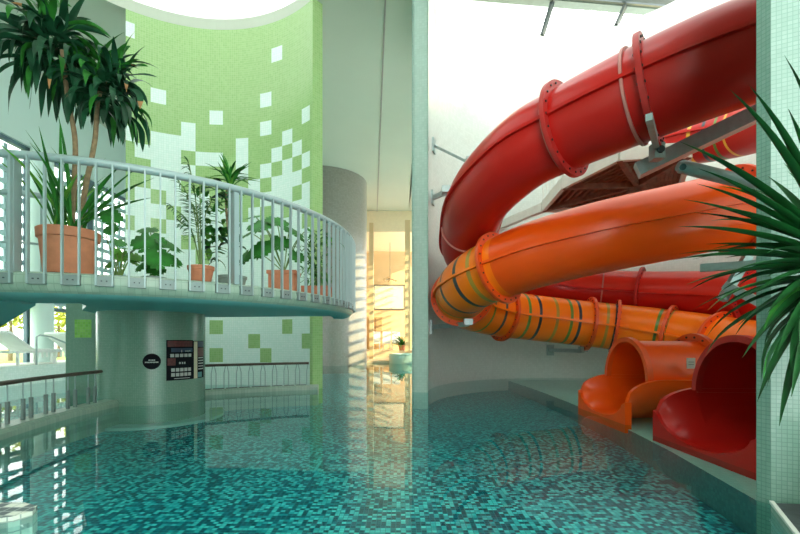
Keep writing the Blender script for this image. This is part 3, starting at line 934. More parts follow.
def seam(b, path, k0, k1, mat, sides, r=TRAD):
    for sg in sides:
        rows = []
        for k in range(k0, k1 + 1):
            t, sdv, up = frame(path, k)
            rows.append(b.add([path[k] + sdv * sg * (r - .01) + up * .02, path[k] + sdv * sg * (r + 0.045) + up * .02, path[k] + sdv * sg * (r + 0.045) - up * .02, path[k] + sdv * sg * (r - .01) - up * .02]))
        for q in range(len(rows) - 1):
            for j in range(3):
                f = (rows[q] + j, rows[q] + j + 1, rows[q + 1] + j + 1, rows[q + 1] + j)
                b.face(f if sg > 0 else f[::-1], mat)


def flange(path, k, mat, parent, r0=TRAD - 0.01, r1=TRAD + 0.10, th=0.06, bolts=True, name='flange', half=False):
    t, sdv, up = frame(path, k)
    b = MB(); seg = 44
    prof = [(r0, -th / 2), (r1, -th / 2), (r1, th / 2), (r0, th / 2)]
    rows = [b.add([path[k] + t * h + (sdv * math.cos(2 * PI * j / seg) + up * math.sin(2 * PI * j / seg)) * r for j in range(seg)]) for r, h in prof]
    if half:
        for j in (0, seg // 2):
            q = [rows[i] + j for i in range(4)]; b.face(q if j else q[::-1], mat)
    for q in range(4):
        q2 = (q + 1) % 4
        for j in range(seg // 2 if half else seg):
            j2 = (j + 1) % seg
            b.face((rows[q] + j, rows[q] + j2, rows[q2] + j2, rows[q2] + j), mat)
    if bolts:
        for j in range(22):
            a = 2 * PI * j / 22
            c = path[k] + (sdv * math.cos(a) + up * math.sin(a)) * (TRAD + r1) / 2
            b.tube([c - t * (th / 2 + .012), c + t * (th / 2 + .012)], 0.014, 'bolt', 6)
    return b.build(name, parent, 30)


def trough(parent, X0, X1, yc, zc, mat, name='exit_trough'):
    """open run-out trough: lower half shell from X0 (at the tube) to X1 (over the water), flaring and dropping"""
    b = MB(); n = 22; seg = 24
    def st(u):
        X = X0 + (X1 - X0) * u
        f = max(0, (u - 0.45) / 0.55)
        w_ = TRAD + 0.015 + 0.09 * f ** 1.2
        zr = zc + 0.03 - 0.26 * (1 - math.sqrt(max(0, 1 - f ** 2.4)))
        zb = 0.02 + 0.03 * (1 - u)
        return X, w_, zr, zb
    def pt(u, j, off):
        X, w_, zr, zb = st(u)
        a = PI * j / seg
        cz = max(zr, zb + 0.02)
        return Vector((X, yc + (w_ + off) * math.cos(a), cz - (cz - zb + off) * math.sin(a)))
    rin = [b.add([pt(q / n, j, 0.0) for j in range(seg + 1)]) for q in range(n + 1)]
    rout = [b.add([pt(q / n, j, 0.06) for j in range(seg + 1)]) for q in range(n + 1)]
    for q in range(n):
        for j in range(seg):
            b.face((rin[q] + j, rin[q + 1] + j, rin[q + 1] + j + 1, rin[q] + j + 1), mat)
            b.face((rout[q] + j, rout[q] + j + 1, rout[q + 1] + j + 1, rout[q + 1] + j), mat)
        b.face((rin[q], rout[q], rout[q + 1], rin[q + 1]), mat)
        b.face((rin[q] + seg, rin[q + 1] + seg, rout[q + 1] + seg, rout[q] + seg), mat)
    o = b.build(name, parent, 40)
    # front skirt plate
    b = MB(); X, w_, zr, zb = st(1.0)
    N = seg
    for (xx, fl) in ((X1 - 0.03, 0), (X1 + 0.05, 1)):
        top = b.add([(xx, pt(1, j, -0.01).y if 0 < j < N else yc + (w_ + .06) * math.cos(PI * j / N), pt(1, j, -0.01).z) for j in range(N + 1)])
        low = b.add([(xx, yc + (w_ + 0.06) * math.cos(PI * j / N), -0.099) for j in range(N + 1)])
        for j in range(N):
            q = (top + j, top + j + 1, low + j + 1, low + j)
            b.face(q if fl else q[::-1], mat)
    m = 2 * (N + 1)
    for j in range(N):
        b.face((j, j + 1, m + j + 1, m + j), mat)
    for e in (0, N):
        q = (e, m + e, m + N + 1 + e, N + 1 + e)
        b.face(q if e else q[::-1], mat)
    b.build('skirt_plate', parent, 30)
    return o


def slide(label, pts, flanges, mats, stripes, fl_mat, mouth, loc, cutmat=None, ring_seams=()):
    """flanges: pixel hints (x, y, fraction range along the path); mats: list of (end fraction, material)"""
    path = slide_path(pts)
    n = len(path)
    t = thing('water_slide', label, 'water slide', loc)
    ks = sorted({nearest(path, x, y, int(a * n), int(c * n)) for x, y, a, c in flanges})
    stripe_at = {}
    for x, y, a, c, m_, w_ in stripes:
        k = nearest(path, x, y, int(a * n), int(c * n))
        for q in range(w_): stripe_at[k + q] = m_
    def mat_of(k, j):
        if k in stripe_at: return stripe_at[k]
        f = k / n
        for e, mm in mats:
            if f <= e:
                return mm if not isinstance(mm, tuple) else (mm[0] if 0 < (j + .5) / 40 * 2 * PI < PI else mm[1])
        return mats[-1][1]
    cuts = [0] + [k for k in ks if 2 < k < n - 3] + [n - 1]
    for a, c in zip(cuts, cuts[1:]):
        b = MB(); sweep(b, path, a, c, mat_of)
        o = b.build('tube_section', t, 60)
        mm = mats[-1][1]
        for e, q in mats:
            if (a + c) / 2 / n <= e:
                mm = q if not isinstance(q, tuple) else q[0]; break
        for sg in (-1, 1):
            b = MB(); seam(b, path, a, c, mm, (sg,)); b.build('seam_rib', o, 30)
    for k in ks:
        flange(path, k, fl_mat, t)
    for x, y, a, c in ring_seams:
        flange(path, nearest(path, x, y, int(a * n), int(c * n)), 'white_seam', t, TRAD - .01, TRAD + 0.03, 0.03, False, 'seam_ring')
    return t, path


HC = Vector((3.9, 7.65, 0))
def hel(th, R, z, c=HC):
    a = math.radians(th)
    return (c.x - R * math.sin(a), c.y - R * math.cos(a), z)

# red slide: starts high at the right rear, comes round the front, the left and the back, and ends in the near mouth
red_pts = [hel(-128, 2.75, 5.35), hel(-100, 2.75, 5.08), hel(-65, 2.75, 4.78), (5.7, 5.2, 4.62), (4.55, 4.42, 4.28), (3.52, 4.45, 3.97), (2.80, 4.85, 3.82), hel(40, 2.72, 3.75), hel(54, 2.70, 3.65), hel(75, 2.66, 3.40), hel(97, 2.62, 3.15),
           hel(122, 2.85, 2.86), hel(150, 3.08, 2.60), hel(180, 3.14, 2.36), hel(210, 3.06, 2.18), hel(236, 3.02, 2.02), hel(258, 3.02, 1.88), (6.95, 6.9, 1.62),
           (6.75, 5.5, 1.12), (6.2, 4.55, 0.85), (5.3, 4.05, 0.64), (4.3, 3.95, 0.53), (3.6, 3.93, 0.50), (3.08, 3.93, 0.50)]
red_t, red_path = slide('dark red enclosed tube slide spiralling down the tower to the nearest mouth', red_pts,
    [(565, 125, .15, .45), (648, 93, .1, .4), (640, 295, .5, .75), (757, 320, .72, .9)],
    [(0.53, 'red'), (0.74, ('red_lit', 'red')), (1, 'red')],
    [(700, 130, 0, .14, 'stripe_yellow', 1), (712, 130, 0, .14, 'stripe_navy', 1), (728, 130, 0, .14, 'stripe_green', 1), (745, 130, 0, .14, 'stripe_yellow', 1)],
    'red_flange', None, (3.9, 3.93, 0), ring_seams=[(452, 222, .35, .55), (601, 290, .5, .75), (563, 130, .15, .44), (635, 100, .15, .44)])
trough(red_t, 3.75, 2.74, 3.93, 0.50, 'red')
flange(red_path, len(red_path) - 1, 'red_flange', red_t, TRAD - .012, TRAD + 0.05, 0.07, False, 'mouth_ring', True)

orange_pts = [(7.2, 8.2, 3.25), (6.7, 7.0, 3.12), (5.6, 6.25, 2.97), (4.6, 6.05, 2.83), (3.7, 6.1, 2.66), (2.9, 6.3, 2.52), (2.1, 6.75, 2.36), (1.42, 7.5, 2.14), (1.20, 8.3, 1.96),
              (1.45, 9.05, 1.78), (2.2, 9.55, 1.64), (3.3, 9.8, 1.52), (4.4, 9.8, 1.40), (5.3, 9.45, 1.26), (5.95, 8.85, 1.10), (6.25, 8.0, 0.92), (6.15, 7.0, 0.78), (5.75, 6.28, 0.67), (5.1, 5.90, 0.58), (4.2, 5.86, 0.51), (3.6, 5.86, 0.50), (3.08, 5.86, 0.50)]
orange_t, orange_path = slide('bright orange enclosed tube slide with dark stripes, ending in the farther mouth', orange_pts,
    [(495, 255, .15, .45), (448, 297, .3, .5), (505, 312, .4, .6), (590, 323, .45, .62), (636, 325, .45, .65), (712, 330, .5, .7), (733, 335, .5, .75), (735, 205, 0, .25), (693, 365, .85, .97)],
    [(0.345, 'orange'), (0.86, 'amber'), (1, 'orange')],
    [(484, 262, .2, .45, 'stripe_olive', 1), (474, 268, .2, .45, 'stripe_navy', 1), (462, 278, .2, .45, 'stripe_navy', 1), (452, 288, .25, .5, 'stripe_olive', 1),
     (478, 305, .38, .5, 'stripe_green', 1), (490, 311, .4, .55, 'stripe_navy', 1), (517, 318, .4, .6, 'stripe_green', 1), (528, 319, .4, .6, 'stripe_navy', 1), (545, 321, .4, .6, 'stripe_olive', 1),
     (561, 323, .4, .6, 'stripe_green', 1), (572, 324, .4, .6, 'stripe_navy', 1), (600, 326, .45, .65, 'stripe_olive', 1), (613, 327, .45, .65, 'stripe_navy', 1), (660, 328, .45, .7, 'stripe_green', 1), (676, 328, .45, .7, 'stripe_navy', 1), (692, 329, .45, .7, 'stripe_olive', 1),
     (705, 362, .8, .97, 'stripe_olive', 1), (720, 360, .8, .95, 'stripe_navy', 1)],
    'orange_flange', None, (3.9, 5.86, 0))
trough(orange_t, 3.75, 2.74, 5.86, 0.50, 'orange')
flange(orange_path, len(orange_path) - 1, 'orange_flange', orange_t, TRAD - .012, TRAD + 0.05, 0.07, False, 'mouth_ring', True)
# notice plate on the orange slide's flange and its support foot
b = MB(); b.box((3.56, 5.262, 0.74), (0.10, 0.012, 0.13), 'plate'); b.box((3.56, 5.2555, 0.755), (0.07, 0.002, 0.012), 'grey_print'); b.box((3.56, 5.2555, 0.725), (0.07, 0.002, 0.012), 'grey_print')
b.build('notice_plate', orange_t, 0)
def foot(parent, x, y, ztop):
    b = MB(); b.tube([(x, y, -0.1), (x, y, ztop)], 0.05, 'steel_dark', 12); b.box((x, y, -0.08), (0.24, 0.24, 0.04), 'steel_dark'); b.box((x, y, ztop - .02), (0.3, 0.16, 0.05), 'steel_dark'); b.build('support_foot', parent, 40)
foot(orange_t, 3.72, 5.86, 0.0)
foot(red_t, 3.9, 3.93, 0.0)

# steel supports
def wall_pt(px, py):
    rx = (px - HX) / F
    a_, b_, c_ = rx * rx + 1, -2 * (TC[0] * rx + TC[1]), TC[0] ** 2 + TC[1] ** 2 - TR ** 2
    Y = (-b_ + math.sqrt(max(0, b_ * b_ - 4 * a_ * c_))) / (2 * a_)
    return at(px, py, Y)


def wall_bracket(wpx, end, label, h=0.09):
    p = wall_pt(*wpx)
    t = thing('wall_bracket', label, 'bracket', p, 'steel wall brackets')
    d = (Vector((TC[0], TC[1], p.z)) - p).normalized()
    b = MB(); R = Matrix.Rotation(math.atan2(d.y, d.x), 3, 'Z'); b.box(p + d * 0.02, (0.04, 0.20, 0.30), 'steel', rot=R); b.build('wall_plate', t, 0)
    b = MB(); b.bar(p + d * 0.03, end, h * 0.8, h, 'steel'); b.build('arm', t, 0)
    b = MB(); e = Vector(end); b.box(e + Vector((0, 0, 0.04)), (0.16, 0.16, 0.12), 'steel'); b.build('clamp', t, 0)
wall_bracket((433, 146), at(470, 163, 8.0), 'steel strut high on the tower wall left of the red bend', 0.05)
wall_bracket((432, 198), at(446, 192, 8.1), 'short steel bracket holding the red bend to the wall')
wall_bracket((431, 327), at(468, 324, 8.2), 'steel wall arm carrying the lower orange bend')
wall_bracket((550, 350), at(583, 351, 9.9), 'steel wall arm under the striped amber tube')
# crossing beam and pipe strut to the right pier
t = thing('support_beam', 'grey steel box beam rising to the right under the red tube', 'beam', (3.6, 5.0, 3.3))
b = MB(); b.bar(at(637, 171, 5.35), at(775, 105, 4.85), 0.16, 0.17, 'steel'); b.build('beam', t, 0)
b = MB(); p = at(657, 152, 4.95); b.box(p, (0.12, 0.12, 0.18), 'steel'); b.bar(p + Vector((0, 0, 0.05)), at(649, 117, 4.22), 0.06, 0.07, 'steel'); b.tube([p + Vector((0, -.09, 0)), p + Vector((0, .09, 0))], 0.04, 'steel_dark', 10); b.build('hanger', t, 30)
t = thing('strut_pipe', 'grey round steel pipe with rounded end across the orange tube', 'pipe', (3.3, 4.8, 2.8))
b = MB(); b.tube([at(678, 166, 4.95), at(681, 166.5, 4.95), at(720, 176, 4.9), at(790, 193, 4.85)], [0.05, 0.075, 0.075, 0.075], 'steel', 14); b.build('pipe', t, 40)
b = MB(); b.tube([at(683, 167, 4.86), at(683, 167, 5.04)], 0.035, 'steel_dark', 10); b.build('pin', t, 40)
t = thing('pier_bracket', 'grey steel arms clamped under the upper orange tube beside the right pier', 'bracket', at(745, 285, 5.6))
for q in ((at(700, 268, 5.75), at(795, 262, 5.2)), (at(725, 285, 5.6), at(795, 320, 5.0)), (at(722, 300, 5.6), at(748, 256, 5.6))):
    b = MB(); b.bar(q[0], q[1], 0.08, 0.10, 'steel'); b.build('arm', t, 0)

# timber landing behind the slides
def landing():
    t = thing('slide_landing', 'brown timber slide landing on pale steel beams behind the red tube', 'landing', (4.9, 8.6, 4.2))
    Z = 4.25
    poly = [(3.75, 7.35), (4.85, 7.2), (6.0, 9.3), (4.6, 10.4), (3.4, 10.2), (3.3, 8.7)]
    b = MB(); b.prism(poly, Z, Z + 0.10, 'brown'); b.build('deck', t, 0)
    c = Vector((4.75, 8.6))
    for k, (x, y) in enumerate(poly):
        b = MB(); x2, y2 = poly[(k + 1) % len(poly)]
        b.bar((x, y, Z - 0.04), (x2, y2, Z - 0.04), 0.08, 0.24, 'steel_light'); b.build('edge_beam', t, 0)
    for (x, y) in poly:
        b = MB(); b.bar((c.x, c.y, Z - 0.08), (x, y, Z - 0.08), 0.09, 0.17, 'brown'); b.build('joist', t, 0)
    for k in range(9):
        f = 0.2 + k * 0.09
        b = MB()
        q = [(c.x + (x - c.x) * f, c.y + (y - c.y) * f) for x, y in poly]
        for j in range(len(q)):
            b.bar((*q[j], Z - 0.03), (*q[(j + 1) % len(q)], Z - 0.03), 0.06, 0.08, 'brown')
        b.build('slat', t, 0)
    for (x, y) in ((3.4, 10.2), (4.6, 10.4)):
        d = Vector((x - TC[0], y - TC[1])).normalized() * (TR - 0.02)
        b = MB(); b.bar((x, y, Z - 0.06), (TC[0] + d.x, TC[1] + d.y, Z - 0.06), 0.14, 0.2, 'steel_light'); b.build('wall_beam', t, 0)
    for k in range(1, len(poly) - 2):
        (x, y), (x2, y2) = poly[k + 2], poly[(k + 3) % len(poly)]
        b = MB(); b.bar((x, y, Z + 1.05), (x2, y2, Z + 1.05), 0.05, 0.05, 'steel_light')
        for j in range(5):
            f = j / 5; b.bar((x + (x2 - x) * f, y + (y2 - y) * f, Z + 0.08), (x + (x2 - x) * f, y + (y2 - y) * f, Z + 1.05), 0.03, 0.03, 'steel_light')
        b.build('guard_rail', t, 0)
landing()

# ------------------------------------------------------------------ plants
def blade(b, base, az, el, L, W, droop, mat, seg=8, fold=0.25, tipmat=None, wide=0.45, twist=0.0):
    """a strap leaf: arched ribbon with a folded mid rib"""
    base = Vector(base); p = base.copy(); e = el
    hd = Vector((math.cos(az), math.sin(az), 0)); sdv = Vector((-math.sin(az), math.cos(az), 0))
    rows = []
    for k in range(seg + 1):
        u = k / seg
        wd = W * min(1.0, (0.35 + 0.65 * min(1, u / wide))) * (1 - max(0, (u - wide) / (1 - wide)) ** 1.8)
        d = hd * math.cos(e) + Vector((0, 0, 1)) * math.sin(e)
        nrm = (-hd * math.sin(e) + Vector((0, 0, 1)) * math.cos(e))
        s2 = (sdv * math.cos(twist * u) + nrm * math.sin(twist * u))
        if k == seg: wd = 0.0015
        rows.append(b.add([p + s2 * wd / 2 + nrm * wd * fold, p, p - s2 * wd / 2 + nrm * wd * fold]))
        p = p + d * (L / seg)
        e = max(-1.45, e - droop / seg * (0.4 + 1.2 * u))
    for k in range(seg):
        m_ = tipmat if tipmat and k >= seg - 2 else mat
        b.face((rows[k], rows[k + 1], rows[k + 1] + 1, rows[k] + 1), m_)
        b.face((rows[k] + 1, rows[k + 1] + 1, rows[k + 1] + 2, rows[k] + 2), m_)


def monstera_leaf(b, c, az, tilt, R, mat, lobes=5):
    """split heart-shaped leaf with its stalk end at c; az: pointing direction, tilt: pitch of the blade"""
    d = Vector((math.cos(az) * math.cos(tilt), math.sin(az) * math.cos(tilt), math.sin(tilt)))
    s_ = Vector((-math.sin(az), math.cos(az), 0)); nrm = d.cross(s_)
    def q(u, v): return Vector(c) + d * (u * R) + s_ * (v * R) - nrm * (0.18 * R * v * v + 0.10 * R * u * u)
    for sg in (-1, 1):
        for k in range(lobes):
            u0 = k / lobes * 0.85; u1 = (k + 1) / lobes * 0.85
            half = 0.62 * math.sin(PI * (0.22 + 0.72 * (k + 0.5) / lobes)) + 0.05
            back = -0.30 + 0.16 * k
            i = b.add([q(u0, 0), q(u1, 0), q(u1 + 0.10, sg * half * 0.5), q(u1 + 0.02 + 0.1 * (k / lobes), sg * half), q(u0 + back * 0.25 + 0.04, sg * half * 0.98), q(u0 + 0.03 + back * .1, sg * half * 0.5)])
            f = (i, i + 1, i + 2, i + 5); g = (i + 5, i + 2, i + 3, i + 4)
            b.face(f if sg > 0 else f[::-1], mat); b.face(g if sg > 0 else g[::-1], mat)
        if True:
            i = b.add([q(0, 0), q(0.02, sg * 0.35), q(-0.22, sg * 0.34), q(-0.24, sg * 0.12)])
            f = (i, i + 1, i + 2, i + 3); b.face(f if sg > 0 else f[::-1], mat)
    i = b.add([q(0.83, 0.10), q(1.08, 0), q(0.83, -0.10)]); b.face((i, i + 1, i + 2), mat)


def round_pot(t, c, rt, rb, h, mat='terracotta'):
    b = MB()
    b.lathe([(rb * 0.9, 0.0), (rb, 0.01), (rt * 0.93, h * 0.80), (rt, h * 0.81), (rt * 1.02, h * 0.98), (rt * 0.98, h), (rt * 0.9, h), (rt * 0.86, h * 0.86)], mat, c, 32)
    b.build('pot', t, 40)
    b = MB(); b.lathe([(rt * 0.87, h * 0.86), (rt * 0.5, h * 0.9), (0.0001, h * 0.91)], 'soil', c, 24); b.build('soil', t, 40)


rn = random.Random(11)
def corn_plant():
    c = at(69, 0, 4.55); c.z = FZ
    t = thing('potted_corn_plant', 'tall corn plant with two drooping crowns in big terracotta pot on balcony', 'potted plant', c)
    round_pot(t, c, 0.275, 0.215, 0.505)
    b = MB(); b.lathe([(0.25, 0.002), (0.27, 0.03), (0.23, 0.03)], 'soil', c, 28); b.build('saucer', t)
    s1 = catmull([c + Vector((0.02, 0, .46)), at(74, 190, 4.55), at(75, 140, 4.55), at(68, 100, 4.55), at(62, 50, 4.5)], 8)
    s2 = catmull([c + Vector((0.06, 0.04, .46)), at(86, 185, 4.6), at(95, 140, 4.6), at(98, 100, 4.6), at(110, 70, 4.6)], 8)
    for s in (s1, s2):
        b = MB(); b.tube(s, [0.028 - 0.008 * k / (len(s) - 1) for k in range(len(s))], 'bark', 10); b.build('stem', t)
    for (ctr, n, L0) in ((at(54, 47, 4.5), 190, 0.54), (at(108, 88, 4.6), 165, 0.44)):
        b = MB()
        for k in range(n):
            az = rn.uniform(0, 2 * PI); h = rn.random()
            el = 1.2 - 1.7 * h + rn.uniform(-.45, .45)
            base = ctr + Vector((rn.gauss(0, .07), rn.gauss(0, .07), 0.20 - 0.42 * h)) + Vector((math.cos(az), math.sin(az), 0)) * rn.uniform(0, .16) * h
            dry = 'leaf_dry' if rn.random() < 0.02 else None
            mt = 'leaf_mid' if h < 0.15 or rn.random() < .12 else 'leaf_dark'
            blade(b, base, az, el, L0 * rn.uniform(0.6, 1.15), rn.uniform(.055, .092), (rn.uniform(.6, 1.6) if h < .25 else rn.uniform(1.4, 4.2)), mt, 10, rn.uniform(.05, .25), dry, rn.uniform(.35, .55), rn.uniform(-1.6, 1.6))
        for az in (2.9, 3.3, 2.5, 0.4, -2.7):
            blade(b, ctr + Vector((0, 0, rn.uniform(-.05, .2))), az, rn.uniform(.3, .9), L0 * 1.25, .085, 1.5, 'leaf_dark', 10, .15, None, .5, .5)
        b.build('foliage', t, 60)
    # sword leaves growing from the pot
    b = MB()
    for k in range(34):
        az = rn.uniform(0, 2 * PI)
        blade(b, c + Vector((rn.uniform(-.12, .12), rn.uniform(-.12, .12), .47)), az, rn.uniform(0.75, 1.5), rn.uniform(0.6, 1.15), rn.uniform(.03, .05), rn.uniform(.1, .9), 'leaf_mid' if k % 3 else 'leaf_light', 8, 0.3)
    for (az, el, L, W) in ((0.15, 0.75, 1.0, 0.075), (0.0, 0.50, 0.9, 0.07), (-0.3, .85, .9, .06), (2.9, 0.9, 0.8, 0.05), (3.2, 1.25, 1.15, .05)):
        blade(b, c + Vector((0.08, -0.05, .5)), az, el, L, W, 0.35, 'leaf_mid', 9, 0.25)
    b.build('sword_leaves', t, 60)
corn_plant()


def leaf_stalks(t, c, spec, mat, name='foliage'):
    """spec: (target point, leaf azimuth, tilt, radius) with a stalk from c to each"""
    b = MB(); s = MB()
    for p, az, tilt, R in spec:
        p = Vector(p)
        mid = Vector(c).lerp(p, 0.55) + Vector((0, 0, 0.12 * (p - Vector(c)).length))
        s.tube(catmull([c, mid, p], 6), 0.008, 'stalk', 6)
        monstera_leaf(b, p, az, tilt, R, mat)
    s.build('stalks', t); b.build(name, t, 60)


def monstera(px, Y, label, leaves, pot=None, mat='leaf_mid', potshape='round'):
    c = at(px, 0, Y); c.z = FZ
    t = thing('potted_monstera', label, 'potted plant', c)
    if pot:
        rt, rb, h, pm = pot
        if potshape == 'round':
            round_pot(t, c, rt, rb, h, pm)
        else:
            b = MB()
            b.prism([(c.x - rt, c.y - .14), (c.x + rt, c.y - .14), (c.x + rt, c.y + .14), (c.x - rt, c.y + .14)], FZ, FZ + h - 0.05, pm)
            b.prism([(c.x - rt - .02, c.y - .16), (c.x + rt + .02, c.y - .16), (c.x + rt + .02, c.y + .16), (c.x - rt - .02, c.y + .16)], FZ + h - 0.05, FZ + h, pm, top='soil')
            b.build('planter_box', t, 0)
    else:
        h = 0.12
    base = c + Vector((0, 0, h - 0.01))
    leaf_stalks(t, base, [(at(x, y, Y + dy), az, tl, R) for x, y, dy, az, tl, R in leaves], mat)
    return t, base
def spread_leaves(cx, cy, sx, sy, n, R):
    L = []
    for k in range(n):
        a = rn.uniform(0, 2 * PI); q = math.sqrt(rn.random())
        L.append((cx + sx * q * math.cos(a), cy + sy * q * math.sin(a), rn.uniform(-.18, .2), -PI / 2 + math.cos(a) * 1.3 + rn.uniform(-.5, .5), rn.uniform(-1.1, -0.1), R * rn.uniform(.75, 1.15)))
    return L
monstera(120, 5.3, 'low light green foliage plant in small grey pot left of the monstera', spread_leaves(122, 258, 13, 12, 9, 0.13), (0.12, 0.09, 0.10, 'grey_pot'), 'leaf_light')
monstera(116, 5.6, 'drooping split leaf plant in grey pot just right of the terracotta pot', [(112, 212, 0, -1.2, -1.2, .20), (106, 236, 0, -2.2, -.5, .16), (118, 240, 0, -.8, -.7, .15), (112, 226, .1, -1.6, -1.0, .16)], (0.10, 0.08, 0.10, 'grey_pot'), 'leaf_mid')
monstera(154, 5.25, 'dark monstera with big split leaves in grey pot at mid balcony', [(150, 236, 0, -1.3, -.9, .30), (164, 240, .1, -.3, -.6, .26), (140, 246, 0, -2.4, -.6, .24), (158, 252, -.1, -1.1, -1.0, .26), (170, 256, 0, -.5, -.8, .20), (146, 262, 0, -2, -.8, .18), (156, 266, 0, -1.2, -.8, .18), (174, 246, .2, .1, -.5, .18), (150, 228, .2, -1.5, -.5, .2)], (0.14, 0.11, 0.12, 'grey_pot'), 'leaf_mid')


def palm(px, Y):
    c = at(px, 0, Y); c.z = FZ
    t = thing('potted_palm', 'slender feather palm in small terracotta pot at mid balcony', 'potted plant', c)
    round_pot(t, c, 0.15, 0.105, 0.235)
    b = MB(); s = MB()
    for (x, y, dr) in ((176, 176, .9), (188, 160, .4), (200, 178, .5), (170, 205, 1.0), (186, 195, .6), (196, 205, .5), (212, 200, .8), (180, 222, 1.0)):
        tip = at(x, y, Y + rn.uniform(-.2, .2)); base = c + Vector((0, 0, .21))
        mid = base.lerp(tip, .55) + Vector(((base.x - tip.x) * .2, 0, .12))
        pth = catmull([base, mid, tip], 12); s.tube(pth, 0.006, 'stalk', 5)
        for k in range(8, len(pth)):
            d = (pth[min(k + 1, len(pth) - 1)] - pth[k - 1]); az0 = math.atan2(d.y, d.x)
            for sg in (-1, 1):
                blade(b, pth[k], az0 + sg * 1.0 + rn.uniform(-.2, .2), rn.uniform(-.1, .5), 0.17 * (1.2 - k / len(pth) * .5), 0.016, .9, 'leaf_mid', 4, .2)
    s.build('stalks', t); b.build('foliage', t, 60)
palm(201, 5.15)


def umbrella_plant():
    Y = 5.7; c = at(232, 0, Y); c.z = FZ
    t = thing('potted_dragon_tree', 'tall dragon tree with spiky top in dark grey planter behind the middle post', 'potted plant', c)
    round_pot(t, c, 0.19, 0.15, 0.20, 'grey_pot')
    st = catmull([c + Vector((0, 0, .17)), at(229, 240, Y), at(226, 200, Y), at(230, 178, Y)], 6)
    b = MB(); b.tube(st, 0.016, 'bark', 8); b.build('stem', t)
    b = MB()
    for k in range(46):
        blade(b, at(230, 178 + rn.uniform(-4, 14), Y), rn.uniform(0, 2 * PI), rn.uniform(0.1, 1.45), rn.uniform(.22, .42), .035, rn.uniform(.1, .9), 'leaf_mid' if k % 3 else 'leaf_light', 6, .25)
    b.build('foliage', t, 60)
    b = MB()
    for k in range(95):
        p = at(220 + rn.uniform(-18, 14), 215 + rn.uniform(-30, 48), Y + rn.uniform(-.2, .2))
        blade(b, p, rn.uniform(0, 2 * PI), rn.uniform(-.4, .7), rn.uniform(.15, .26), rn.uniform(.07, .10), rn.uniform(.8, 2), ('leaf_mid', 'leaf_light', 'leaf_mid', 'leaf_dark')[k % 4] if k != 7 else 'leaf_dry', 6, .12)
    b.build('lower_leaves', t, 60)
umbrella_plant()
monstera(284, 6.3, 'monstera with split leaves in rectangular terracotta planter near balcony bend', [(262, 222, 0, -1.7, -.7, .30), (250, 232, 0, -2.4, -.6, .28), (276, 218, .1, -1, -.6, .28), (290, 228, .1, -.6, -.6, .28), (262, 244, -.1, -1.8, -1, .28), (248, 252, 0, -2.2, -1, .24), (300, 236, .1, -.2, -.7, .26), (280, 238, 0, -1.3, -.9, .26), (255, 216, .2, -2, -.4, .22), (296, 252, 0, -.9, -1, .2), (308, 228, .2, -.3, -.6, .22)], (0.19, 0, 0.36, 'terracotta'), 'leaf_mid', 'box')


def bushy():
    Y = 6.75; c = at(318, 0, Y); c.z = FZ
    t = thing('potted_shrub', 'bushy green shrub in low terracotta planter at the balcony bend', 'potted plant', c)
    b = MB()
    b.prism([(c.x - .24, c.y - .12), (c.x + .2, c.y - .12), (c.x + .2, c.y + .12), (c.x - .24, c.y + .12)], FZ, FZ + 0.2, 'terracotta', top='soil'); b.build('planter_box', t, 0)
    b = MB(); s = MB()
    for k in range(9):
        tip = at(316 + rn.uniform(-14, 14), 246 + rn.uniform(-8, 20), Y + rn.uniform(-.15, .15))
        s.tube([c + Vector((rn.uniform(-.15, .15), 0, .19)), tip], 0.007, 'stalk', 5)
    for k in range(230):
        p = at(316 + rn.gauss(0, 8), 256 + rn.uniform(-22, 26), Y + rn.uniform(-.2, .2))
        blade(b, p, rn.uniform(0, 2 * PI), rn.uniform(-.8, .8), rn.uniform(.10, .18), rn.uniform(.03, .05), rn.uniform(.4, 1.6), ('leaf_mid', 'leaf_light')[k % 2], 4, .15)
    s.build('stalks', t); b.build('foliage', t, 60)
bushy()


